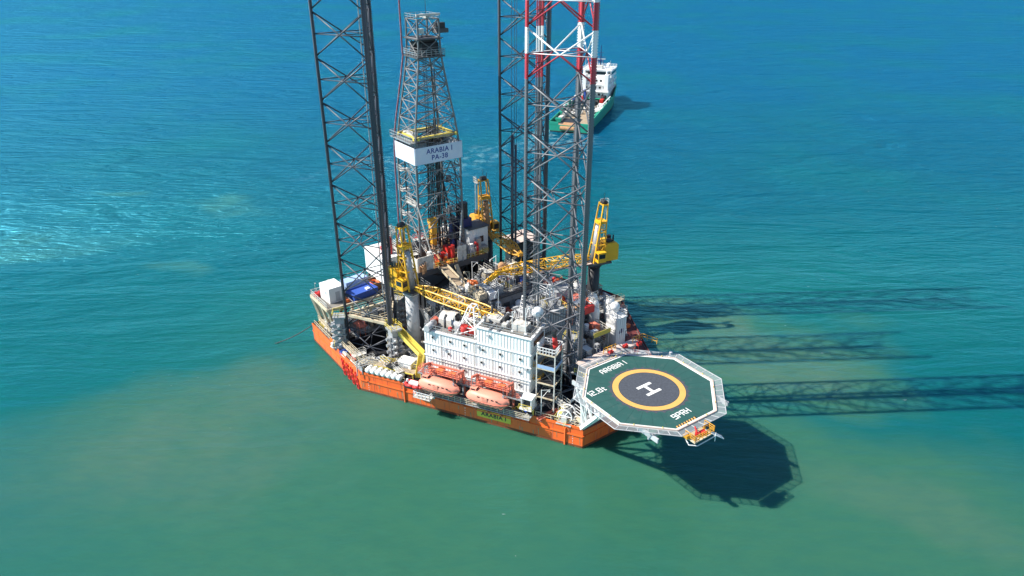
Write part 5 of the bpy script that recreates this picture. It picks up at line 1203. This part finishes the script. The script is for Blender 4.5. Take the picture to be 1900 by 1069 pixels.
        m.box((0, -.5, .02), (.9, .12, .3)); m.box((0, .5, .02), (.9, .12, .3)); islands(m, 'cradle', 'cream', t)
    t = thing('grating_platform', 'low grating platform with pale yellow edges behind the liferaft canisters', 'platform', -1, -22, DZ, R(30.5))
    m = MB(); m.box((1.2, -.4, 1.5), (8.6, 1.9, .1)); m.build('grating', 'wood', t)
    m = MB(); m.rect((-3.1, -1.4, 1.55), (5.5, -1.4, 1.55), .16, .2); m.rect((-3.1, .6, 1.55), (5.5, .6, 1.55), .16, .2)
    for x in (-3, 0, 3, 5.4):
        for y in (-1.35, .55): m.box((x, y, .75), (.12, .12, 1.5))
    m.rail([(-3, .6, 1.6), (5.4, .6, 1.6)], 1.0, .05, 1.2); m.build('platform_frame', 'lemon', t)
    t = thing('hydraulic_cabin', 'small white cabin at the foot of the yellow stairway', 'cabin', .8, -19.6, DZ, R(29))
    m = MB(); m.box((0, 0, 1.4), (2.8, 2.2, 2.6)); m.build('wall', 'white', t); m = MB(); m.box((0, 0, 2.75), (3.1, 2.5, .14)); m.build('roof', 'white', t)
    m = MB(); m.box((.3, -1.12, 1.1), (.9, .04, 1.9)); m.build('door', 'lightgrey', t)
    m = MB(); m.rail([(-2.0, -1.6, 0), (-2.0, 1.4, 0)], 2.4, .07, 1.5); m.build('guard_frame', 'whiteclean', t)
    t = thing('black_fender', 'big black rubber fender lying at the hull edge left of the lifeboats', 'fender', 6.6, -21.9, DZ+.2, R(30.5))
    m = MB(); q = MB(); q.lathe((0, 0, 0), [(.3, -1.7), (.75, -1.4), (.85, -.9), (.85, .9), (.75, 1.4), (.3, 1.7)], 16); q.v = [(z, x, y+.85) for x, y, z in q.v]; q.build('rubber_body', 'black', t, True)
    m.tube([(-1.9, 0, .85), (1.9, 0, .85)], .14); m.build('chain_bar', 'steel', t)
    t = thing('rescue_boat', 'small red rescue boat with white covers hanging left of the lifeboats', 'rescue boat', 8.2, -22.0, 5.4, R(29))
    st = [(-1.9, .5), (-1.6, .75), (0, .85), (1.2, .7), (1.9, .1)]
    m = MB()
    for (x0, w0), (x1, w1) in zip(st[:-1], st[1:]):
        for s_ in (-1, 1): m.cyl((x0, s_*w0, .6), (x1, s_*w1, .6), .28, .28, 9); m.add([(x0, s_*w0, .5), (x1, s_*w1, .5), (x1, 0, 0), (x0, 0, 0)], [(0, 1, 2, 3)])
    m.cyl((-1.9, -.5, .6), (-1.9, .5, .6), .28, .28, 9); m.build('boat_tube', 'red', t, True)
    m = MB(); m.box((-.2, 0, .85), (2.0, .9, .5)); m.cyl((-1.7, 0, .9), (-1.7, 0, 1.4), .2, .2, 8); m.build('boat_cover', 'whiteclean', t)
    t = thing('launch_platform', 'white railed platform overhanging the hull between the liferafts and lifeboats', 'platform', 9.6, -20.4, 4.0, R(29.2))
    m = MB(); m.box((0, -1.0, .2), (3.6, 2.2, .14)); m.box((0, -.1, -.2), (3.4, .2, .6)); m.build('platform_plate', 'offwhite', t)
    m = MB(); m.rail([(-1.7, -.1, .3), (-1.7, -2.0, .3), (1.7, -2.0, .3), (1.7, -.1, .3)], 1.1, .06, .9, 1); m.build('platform_railing', 'whiteclean', t)
    t = thing('orange_lift_bag', 'bright orange tarpaulin heap behind the liferaft canisters', 'tarpaulin', -1.8, -20.6, DZ, R(20))
    m = MB(); m.sphere((0, 0, .3), 1.0, 12, .8, -.3); m.sphere((1.1, .3, .2), .8, 12, .7, -.3); m.build('folded_cover', 'orange', t, False)
    # white mooring winch at the bow corner
    t = thing('mooring_winch', 'white spoked mooring winch drum at the bow corner under the helideck', 'winch', 31.2, -4.6, DZ, R(29))
    m = MB()
    for y in (-.9, .9):
        pr = [(1.3*math.cos(a*pi/10), y, 1.5+1.3*math.sin(a*pi/10)) for a in range(21)]; m.tube(pr, .13, 6)
        for a in range(6): m.bar((0, y, 1.5), (1.25*math.cos(a*pi/3), y, 1.5+1.25*math.sin(a*pi/3)), .08)
    m.build('drum_flange', 'white', t); m = MB(); m.cyl((0, -.9, 1.5), (0, .9, 1.5), .75, .75, 16); m.build('wire_drum', 'grey', t)
    m = MB(); m.box((0, -1.3, .75), (1.0, .3, 1.5)); m.box((0, 1.3, .75), (1.0, .3, 1.5)); m.box((0, 0, .12), (2.8, 3.2, .24)); m.box((1.6, 0, .6), (.8, 1.4, .9)); m.build('winch_frame', 'offwhite', t)
    t = thing('bow_fairlead', 'cream fairlead frame fixed at the bow corner', 'fairlead', 34.2, -3.9, DZ, R(0))
    m = MB(); m.cyl((0, 0, .3), (0, 0, 1.2), .3, .3, 10); m.cyl((-.9, .4, .3), (-.9, .4, 1.2), .3, .3, 10); m.build('roller', 'steel', t); m = MB(); m.box((-.45, .2, .15), (2.0, 1.2, .3)); m.box((-.45, .2, 1.3), (1.8, 1.0, .15)); m.build('roller_frame', 'cream', t)
    # white box by the second lifeboat
    t = thing('lifeboat_control_hut', 'white hut with an open dark doorway right of the second lifeboat', 'hut', 26.0, -9.2, 6.0, R(29.2))
    m = MB(); m.box((0, .9, 1.0), (2.0, .16, 2.0)); m.box((-.92, 0, 1.0), (.16, 1.8, 2.0)); m.box((.92, 0, 1.0), (.16, 1.8, 2.0)); m.box((0, 0, 2.06), (2.2, 2.1, .14)); m.box((0, 0, -.05), (2.4, 2.6, .12)); m.build('hut_wall', 'whiteclean', t)
    m = MB(); m.box((0, .1, .75), (1.0, .8, 1.4)); m.build('control_panel', 'black', t); m = MB(); m.rail([(-1.2, -1.3, 0), (1.2, -1.3, 0)], 1.0, .05, .8); 
    for x in (-1, 1): m.box((x, 0, -1.0), (.2, .2, 2.0))
    m.build('hut_base', 'lemon', t)
stern()

# ------------------------------------------------------------------ stair tower by the bow leg
def stairtower():
    t = thing('stair_tower', 'dark open stair tower between the accommodation block and helideck', 'stair tower', 26.2, -4.7, DZ, R(28.6))
    W_ = 1.7; H_ = 12.0; m = MB()
    for x in (-W_, W_):
        for y in (-W_, W_): m.box((x, y, H_/2), (.2, .2, H_))
    islands(m, 'corner_post', 'offwhite', t)
    m = MB()
    for z in (3, 6, 9, 12): 
        for s_ in (-1, 1): m.box((0, s_*W_, z), (2*W_, .16, .24)); m.box((s_*W_, 0, z), (.16, 2*W_, .24))
    m.build('floor_beam', 'cream', t)
    m = MB()
    for z in (3, 6, 9, 12): m.box((0, 0, z-.05), (2*W_-.2, 2*W_-.2, .06))
    islands(m, 'landing_grating', 'black', t)
    m = MB()
    for i, z in enumerate((0, 3, 6, 9)):
        s_ = 1 if i % 2 else -1; m.rect((s_*-1.3, s_*.7, z+.1), (s_*1.3, s_*.7, z+2.9), .8, .16); m.bar((s_*-1.3, s_*1.15, z+1.0), (s_*1.3, s_*1.15, z+3.8), .05); m.bar((s_*-1.3, s_*.25, z+1.0), (s_*1.3, s_*.25, z+3.8), .05)
    m.build('stair_flight', 'darkgrey', t)
    m = MB()
    for z in (0, 3, 6, 9):
        m.bar((-W_, -W_, z), (W_, -W_, z+3), .05); m.bar((W_, -W_, z), (W_, W_, z+3), .05)
    m.build('side_brace', 'black', t)
    m = MB(); m.box((0, -W_-.05, 9.45), (2*W_, .06, .7)); m.box((W_+.05, 0, 9.45), (.06, 2*W_, .7)); m.build('kick_panel', 'skyblue', t)
    m = MB(); m.rail([(-W_, -W_, 12.1), (W_, -W_, 12.1), (W_, W_, 12.1), (-W_, W_, 12.1), (-W_, -W_, 12.1)], 1.2, .07, .6, 1); m.build('top_railing', 'whiteclean', t)
    m = MB(); m.cyl((-W_+.2, -W_+.2, 12), (-W_+.2, -W_+.2, 13.6), .06, .06, 6); m.sphere((-W_+.2, -W_+.2, 13.8), .3); m.build('lamp_globe', 'whiteclean', t, True)
    d = thing('rescue_davit', 'red rescue davit with a black head on the stair tower top', 'davit', 26.5, -3.6, 16.1, R(-60))
    m = MB(); m.cyl((0, 0, 0), (.3, 0, 1.2), .42, .5, 10); m.cyl((.3, 0, 1.2), (.9, 0, 3.0), .5, .38, 10); m.build('davit_post', 'red', d, True); m = MB(); m.cyl((.9, 0, 3.0), (1.3, 0, 4.0), .4, .34, 10); m.box((1.3, 0, 4.1), (.9, .6, .5)); m.build('davit_head', 'black', d)
    m = MB(); m.box((0, .7, .5), (.8, .6, 1.0)); m.build('davit_winch', 'salmondk', d)
stairtower()

def port_side():
    t = thing('satellite_dome', 'white satellite dome on the accommodation roof in front of the banded leg', 'satellite dome', 21.3, -3.7, 18.36, 0, 'satellite domes')
    m = MB(); m.cyl((0, 0, 0), (0, 0, 2.0), .22, .26, 10); m.build('dome_post', 'white', t); m = MB(); m.sphere((0, 0, 2.85), 1.08, 20); m.build('dome_shell', 'whiteclean', t, True)
    t = thing('white_tower_house', 'narrow white tower house at the far right side of the hull', 'tower', 17.2, 20.2, DZ, 0)
    m = MB(); m.box((0, 0, 3.6), (3.2, 2.6, 7.2)); m.build('wall', 'white', t); m = MB(); corr(m, (1.6, -1.2), (1.6, 1.2), .2, 7.0, (1, 0), .5); m.box((1.64, -.6, 4.6), (.06, .6, .6)); m.build('wall_ribs', 'white', t)
    m = MB(); m.box((0, 0, 7.28), (3.5, 2.9, .16)); m.rail([(1.6, -1.3, 7.35), (1.6, 1.3, 7.35), (-1.6, 1.3, 7.35), (-1.6, -1.3, 7.35), (1.6, -1.3, 7.35)], 1.1, .06, .9); m.build('roof', 'white', t)
    m = MB(); m.box((1.62, 0, 4.2), (.1, 1.1, 1.0)); m.build('window', 'navy', t)
    t2 = thing('satellite_dome', 'white satellite dome on top of the narrow white tower house', 'satellite dome', 16.6, 20.2, 11.36, 0, 'satellite domes')
    m = MB(); m.cyl((0, 0, 0), (0, 0, .9), .25, .3, 10); m.build('dome_post', 'white', t2); m = MB(); m.sphere((0, 0, 1.6), 1.0, 20); m.build('dome_shell', 'whiteclean', t2, True)
    t = thing('yellow_railed_platform', 'raised platform with pale yellow railing left of the white tower house', 'platform', 15.6, 15.8, DZ, 0)
    m = MB(); m.box((0, 0, 4.2), (4.6, 4.6, .2)); m.build('platform_deck', 'deck', t); m = MB(); m.box((2.3, 0, 4.8), (.08, 4.6, 1.0)); m.build('yellow_screen', 'lemon', t)
    m = MB(); m.rail([(-2.2, -2.2, 4.3), (2.2, -2.2, 4.3)], 1.1, .05, 1); m.rail([(-2.2, 2.2, 4.3), (2.2, 2.2, 4.3)], 1.1, .05, 1); m.build('platform_railing', 'offwhite', t)
    m = MB()
    for x in (-2, 2):
        for y in (-2, 2): m.box((x, y, 2.05), (.2, .2, 4.1))
    islands(m, 'platform_leg', 'offwhite', t)
    m = MB(); m.box((-.6, .4, 4.9), (2.0, 1.4, 1.2)); m.build('red_machine', 'salmondk', t); m = MB(); m.box((1.2, -1.2, 4.8), (.9, 1.4, 1.0)); m.cyl((-1.2, -1.2, 4.3), (-1.2, -1.2, 5.6), .5, .5, 12); m.build('white_machine', 'white', t)
    spots = [(9.6, 20.8, 4.0), (7.6, 22.2, 4.2), (11.6, 19.2, 3.6), (9.0, 26.0, 2.6), (11.4, 24.2, 2.4), (1.0, 23.2, 4.2), (-1.2, 24.6, 4.4)]
    labs = ['by the red pipes, innermost', 'right of the far crane foot', 'nearest the yellow railed platform', 'low, behind the white tower house', 'lowest, beside the white tower house', 'left of the far crane foot', 'farthest aft']
    for (u, v, h), lb in zip(spots, labs):
        t = thing('bulk_silo', 'white bulk silo on the hull far side, '+lb, 'silo', u, v, DZ+1.0, 0, 'white bulk silos')
        m = MB(); m.lathe((0, 0, 0), [(.35, 0), (1.05, .9), (1.15, 1.2), (1.15, h+1.6), (.9, h+2.2), (.3, h+2.5)], 18); m.build('silo_shell', 'white', t, True)
        m = MB(); m.lathe((0, 0, h+2.5), [(.3, 0), (.3, .2)], 10)
        for a in range(4): m.cyl((1.1*math.cos(a*pi/2), 1.1*math.sin(a*pi/2), -1.0), (1.1*math.cos(a*pi/2), 1.1*math.sin(a*pi/2), 1.4), .09, .09, 6)
        m.tube([(1.2, 0, h), (1.6, 0, h), (1.6, 0, -.6)], .1); m.rail([(-.8, -.8, h+2.2), (.8, -.8, h+2.2), (.8, .8, h+2.2)], 1.0, .05, .8); m.build('silo_frame', 'offwhite', t)
    t = thing('red_manifold', 'red and pink pipe manifold in front of the far yellow crane', 'pipe manifold', 10.4, 16.6, 10.9, 0, rig=False)
    m = MB()
    for i in range(5): m.tube([(-1.6, -1.6+i*.8, 0), (-1.6, -1.6+i*.8, 1.4), (1.4, -1.6+i*.8, 1.4), (1.4, -1.6+i*.8, .2)], .15, 7); m.cyl((0, -1.6+i*.8, 1.4), (0, -1.6+i*.8, 2.0), .22, .22, 8)
    m.tube([(-1.6, -2, .9), (-1.6, 2, .9)], .2); m.tube([(1.4, -2, .6), (1.4, 2, .6)], .2); m.build('manifold_pipe', 'salmondk', t)
    m = MB(); m.box((2.2, 0, .8), (.8, 2.6, 1.6)); m.box((-2.4, .4, .6), (.7, 1.6, 1.2)); islands(m, 'valve_cabinet', 'red', t)
    t = thing('blue_drum', 'bright blue drum on the roof in front of the banded leg', 'drum', .4, 8.8, 14.95, 0)
    m = MB(); m.lathe((0, 0, .2), [(.75, 0), (.8, .1), (.8, 1.1), (.7, 1.25)], 16); m.build('drum_shell', 'blue', t, True); m = MB(); m.box((0, 0, .1), (1.5, 1.5, .18)); m.build('pallet', 'wood', t)
    t = thing('orange_lift_capsule', 'orange covered capsule at the foot of the brown pipe ramp', 'capsule', -4.6, -.4, 15.0, R(30))
    m = MB(); q = MB(); q.lathe((0, 0, 0), [(.2, -1.4), (.6, -1.1), (.75, -.4), (.75, .5), (.55, 1.1), (.2, 1.4)], 14); q.v = [(z, x, y+.75) for x, y, z in q.v]; q.build('capsule_shell', 'orange', t, True); m.box((-.7, 0, .15), (.2, 1.2, .3)); m.box((.7, 0, .15), (.2, 1.2, .3)); m.build('cradle', 'offwhite', t)
    t = thing('teal_skip', 'teal open skip beneath the boom of the far yellow crane', 'skip', 1.6, 19.0, 10.9, R(20))
    m = MB(); m.box((0, 0, .1), (3.0, 2.0, .16))
    for s_ in (-1, 1): m.box((s_*1.46, 0, .8), (.1, 2.0, 1.3)); m.box((0, s_*.97, .8), (2.84, .1, 1.3))
    m.build('skip_wall', 'teal', t); m = MB(); m.box((0, 0, .7), (2.6, 1.7, .8)); m.build('scrap_load', 'darkgrey', t)
    t = thing('canopy_house', 'black jacking house with a white and pink canopy roof behind the dark leg', 'building', -20.4, 24.4, DZ, 0)
    m = MB(); m.box((0, -.5, 5.4), (5.6, 5.6, 10.8)); m.build('wall', 'black', t)
    m = MB(); m.rect((-3.2, -2.2, 11.0), (3.2, -2.2, 11.4), 3.4, .14); m.rect((-3.2, 1.3, 11.4), (3.2, 1.3, 11.0), 3.2, .14); m.build('canopy_roof', 'peach', t)
    m = MB(); m.rail([(2.9, -3.2, 8), (2.9, 2.4, 8)], 1.1, .06, 1); m.bx(2.8, 3.6, -3.2, 2.3, 7.85, 8.0); m.build('gallery', 'steel', t)
port_side()

# ------------------------------------------------------------------ supply vessel
def vessel():
    ang = R(71.5); sx, sy = 25.5, 325.0
    t = wthing('supply_vessel', 'green hulled supply vessel with white superstructure steaming away behind the rig', 'ship', sx, sy, 0, ang); t.scale = (1.24, 1.06, 1.1)
    L_, B = 70.0, 8.7
    pl = [(0, -B), (0, B), (44, B), (56, B*.84), (64, B*.48), (69.5, 0.0), (64, -B*.48), (56, -B*.84), (44, -B)]
    def shear(x): return 3.0+ (0 if x < 36 else min(4.6, (x-36)*.25))
    m = MB(); n = len(pl); vs = []
    for x, y in pl: vs.append((x*.965, y*.92, -2))
    for x, y in pl: vs.append((x, y, shear(x)))
    m.add(vs, [(i, i+n, (i+1) % n+n, (i+1) % n) for i in range(n)]); m.build('ship_hull', 'green', t)
    bw = MB()
    for i in range(n):
        (x0, y0), (x1, y1) = pl[i], pl[(i+1) % n]
        if x0 == 0 and x1 == 0:
            continue
        z0, z1 = shear(x0), shear(x1)
        bw.rect((x0, y0, z0+.45), (x1, y1, z1+.45), .35, 1.3)
    for y in (-6.6, 6.6): bw.box((.3, y, 3.4), (.6, 4.0, 1.2))
    bw.build('bulwark', 'green', t)
    bt = MB(); vs = [(x*.966-.02, y*.925, .25) for x, y in pl]; 
    for i in range(n):
        (x0, y0), (x1, y1) = pl[i], pl[(i+1) % n]; bt.rect((x0*.966, y0*.935, .1), (x1*.966, y1*.935, .1), .3, .7)
    bt.build('boot_topping', 'black', t)
    m = MB(); m.prism([(.3, -B+.3), (.3, B-.3), (40, B-.3), (40, -B+.3)], 2.2, 2.45); m.build('working_deck', 'wood', t)
    m = MB(); m.prism([(40, -B+.2), (40, B-.2), (55, B*.8), (63, B*.44), (67.5, 0), (63, -B*.44), (55, -B*.8)], 5.0, 5.2); m.build('forecastle_deck', 'green', t)
    m = MB(); m.rect((-.5, 0, 2.0), (4.8, 0, 2.75), 7.0, .35); m.cyl((-.4, -3.5, 1.8), (-.4, 3.5, 1.8), .9, .9, 14); m.build('stern_roller', 'rust', t)
    # superstructure
    m = MB(); m.bx(42, 58, -6.6, 6.6, 5.2, 8.2); m.bx(43, 57.5, -6.0, 6.0, 8.2, 11.0); m.bx(44.5, 57, -5.6, 5.6, 11.0, 13.8); m.build('deckhouse', 'white', t)
    m = MB(); m.bx(45.5, 55.5, -6.9, 6.9, 13.8, 17.0); m.build('wheelhouse', 'white', t)
    m = MB(); m.bx(45.4, 45.5, -6.2, 6.2, 15.1, 16.3); m.bx(45.6, 55.4, -6.96, -6.9, 15.1, 16.3)
    for z in (9.2, 12.0, 6.3):
        for y in (-4.4, -2.2, 0, 2.2, 4.4): m.bx(41.9 if z < 8 else 42.9 if z < 11 else 44.4, 42.0 if z < 8 else 43.0 if z < 11 else 44.5, y-.5, y+.5, z, z+.9)
    m.build('window_band', 'glass', t)
    m = MB(); m.bx(44.8, 56, -7.2, 7.2, 17.0, 17.25); m.bx(40.4, 58.4, -7.0, 7.0, 8.15, 8.3); m.bx(42, 58, -6.4, 6.4, 10.95, 11.1); m.rail([(40.6, -6.9, 8.3), (40.6, 6.9, 8.3)], 1.1, .07, 1.5); m.rail([(42.2, -6.3, 11.1), (42.2, 6.3, 11.1)], 1.1, .07, 1.5); m.rail([(45, -7, 17.25), (45, 7, 17.25), (56, 7, 17.25), (56, -7, 17.25), (45, -7, 17.25)], 1.0, .07, 1.8); m.build('deck_edge', 'whiteclean', t)
    m = MB(); m.cyl((51, 0, 17), (51, 0, 27), .3, .15, 8); m.bar((51, -2.2, 22), (51, 2.2, 22), .12); m.bar((51, -1.5, 24), (51, 1.5, 24), .1); m.box((50.6, 0, 20.4), (.4, 3.0, .3)); m.cyl((48.5, -4, 17), (51, 0, 21), .1, .1, 5); m.cyl((48.5, 4, 17), (51, 0, 21), .1, .1, 5); m.build('mast', 'navy', t)
    m = MB(); m.cyl((47.5, -5.0, 17.2), (47.5, -5.0, 18.4), .2, .2, 8); m.sphere((47.5, -5.0, 19.2), 1.0); m.sphere((48.4, 3.6, 18.4), .7); islands(m, 'radome', 'whiteclean', t, True)
    for s_ in (-1, 1):
        m = MB(); m.bx(41.5, 44.8, s_*5.4-1.0, s_*5.4+1.0, 5.2, 15.6); m.cyl((43, s_*5.4, 15.6), (42.6, s_*5.4, 17.4), .5, .5, 10); m.build('funnel', 'white', t)
    m = MB(); m.box((38.6, -4.6, 4.8), (3.2, 1.6, 1.4)); m.box((39.2, 4.8, 5.2), (2.6, 2.0, 1.8)); islands(m, 'rescue_craft', 'red', t)
    m = MB(); m.rect((37.5, 3.5, 2.4), (37.5, 3.5, 9.5), .9, .9); m.rect((37.5, 3.5, 9.5), (27, 6.2, 7.2), .5, .6); m.build('deck_crane', 'blue', t)
    m = MB(); m.cyl((33, -2.8, 4.3), (33, 2.8, 4.3), 1.7, 1.7, 16); m.box((34.8, 0, 4.0), (1.4, 7.4, 3.0)); m.box((30.4, 5.2, 3.4), (2.4, 2.0, 1.8)); m.build('towing_winch', 'darkgrey', t)
    m = MB(); m.box((24, -6.8, 3.6), (4.4, 2.4, 2.4)); m.box((30, -6.4, 3.8), (3.4, 2.6, 2.8)); islands(m, 'white_module', 'white', t)
    m = MB(); m.box((10, 6.4, 3.2), (3.4, 1.8, 1.6)); m.box((22, 6.8, 3.4), (3.0, 1.6, 2.0)); m.box((16, 6.6, 3.3), (5.2, 1.4, 1.8)); islands(m, 'deck_store', 'offwhite', t)
    m = MB(); m.box((14, 7.6, 3.6), (1.2, 1.0, 2.6)); m.box((18, -7.6, 3.4), (8, .9, 1.8)); m.box((6.5, 6.6, 3.2), (1.6, 2.6, 1.6)); islands(m, 'green_stowage', 'green', t)
    m = MB(); m.box((8.5, 2.0, 2.5), (9, 9, .06)); m.build('dark_deck_mat', 'black', t)
    m = MB()
    r2 = random.Random(3)
    for i in range(34): m.box((r2.uniform(16, 40), r2.uniform(-7.2, 7.2), 3.0+r2.random()*.8), (r2.uniform(.8, 2.2), r2.uniform(.8, 1.8), r2.uniform(.8, 1.8)), r2.uniform(0, 1))
    islands(m, 'cargo_box', 'offwhite', t)
    m = MB()
    for i in range(12): x_, y_ = r2.uniform(18, 40), r2.uniform(-7, 7); m.cyl((x_, y_, 2.4), (x_+r2.uniform(-1, 1), y_+r2.uniform(-1, 1), r2.uniform(4.5, 8)), .16, .12, 6)
    for i in range(6): m.box((r2.uniform(40.3, 42), r2.uniform(-6, 6), 5.9), (1.0, 1.0, 1.4))
    for i in range(6): m.box((r2.uniform(58.5, 63), r2.uniform(-4, 4), 5.8), (1.2, 1.0, 1.2))
    islands(m, 'deck_machinery', 'darkgrey', t)
    m = MB()
    for y in (-7.2, 7.2):
        for x in (46, 50, 54): m.cyl((x, y, 8.3), (x, y, 13.8), .1, .1, 5)
    for z in (8.3, 11.1): m.rail([(42.2, -6.6, z), (58, -6.6, z)], 1.0, .06, 2); m.rail([(42.2, 6.6, z), (58, 6.6, z)], 1.0, .06, 2)
    m.rect((41.2, -3, 2.5), (43.5, -3, 8.2), .9, .15); m.build('outer_ladder', 'whiteclean', t)
    m = MB(); m.bar((51, -1.0, 17.3), (51, -1.0, 21), .12); m.box((51, -1.0, 21.1), (.3, 2.6, .3)); m.bar((54, 2.2, 17.3), (54, 2.2, 20.4), .12); m.box((54, 2.2, 20.5), (.3, 2.0, .25)); m.bar((46, -6, 17.3), (46, -6, 21.5), .07); m.bar((46, 6, 17.3), (46, 6, 22), .07); m.box((49, 0, 17.9), (2.6, 3.4, 1.2)); m.build('radar_mast', 'offwhite', t)
    m = MB()
    for x in (20, 26, 32, 38):
        for s_ in (-1, 1): m.box((x, s_*(B-.5), 4.4), (.4, .4, 3.6))
    for s_ in (-1, 1): m.rect((19, s_*(B-.5), 6.2), (40, s_*(B-.5), 6.6), .4, .3)
    m.build('cargo_rail', 'white', t)
vessel()

# mooring lines and hose at the stern corner
q = MB(); p0 = world(-28.2, -27, 4.2); p1 = world(-33, -36, -.4)
q.tube([p0.lerp(p1, i/6)-Vector((0, 0, .6*math.sin(pi*i/6))) for i in range(7)], .10, 6)
tag(q.build('mooring_line', 'black'), 'dark mooring line running from the stern corner into the water', 'rope')
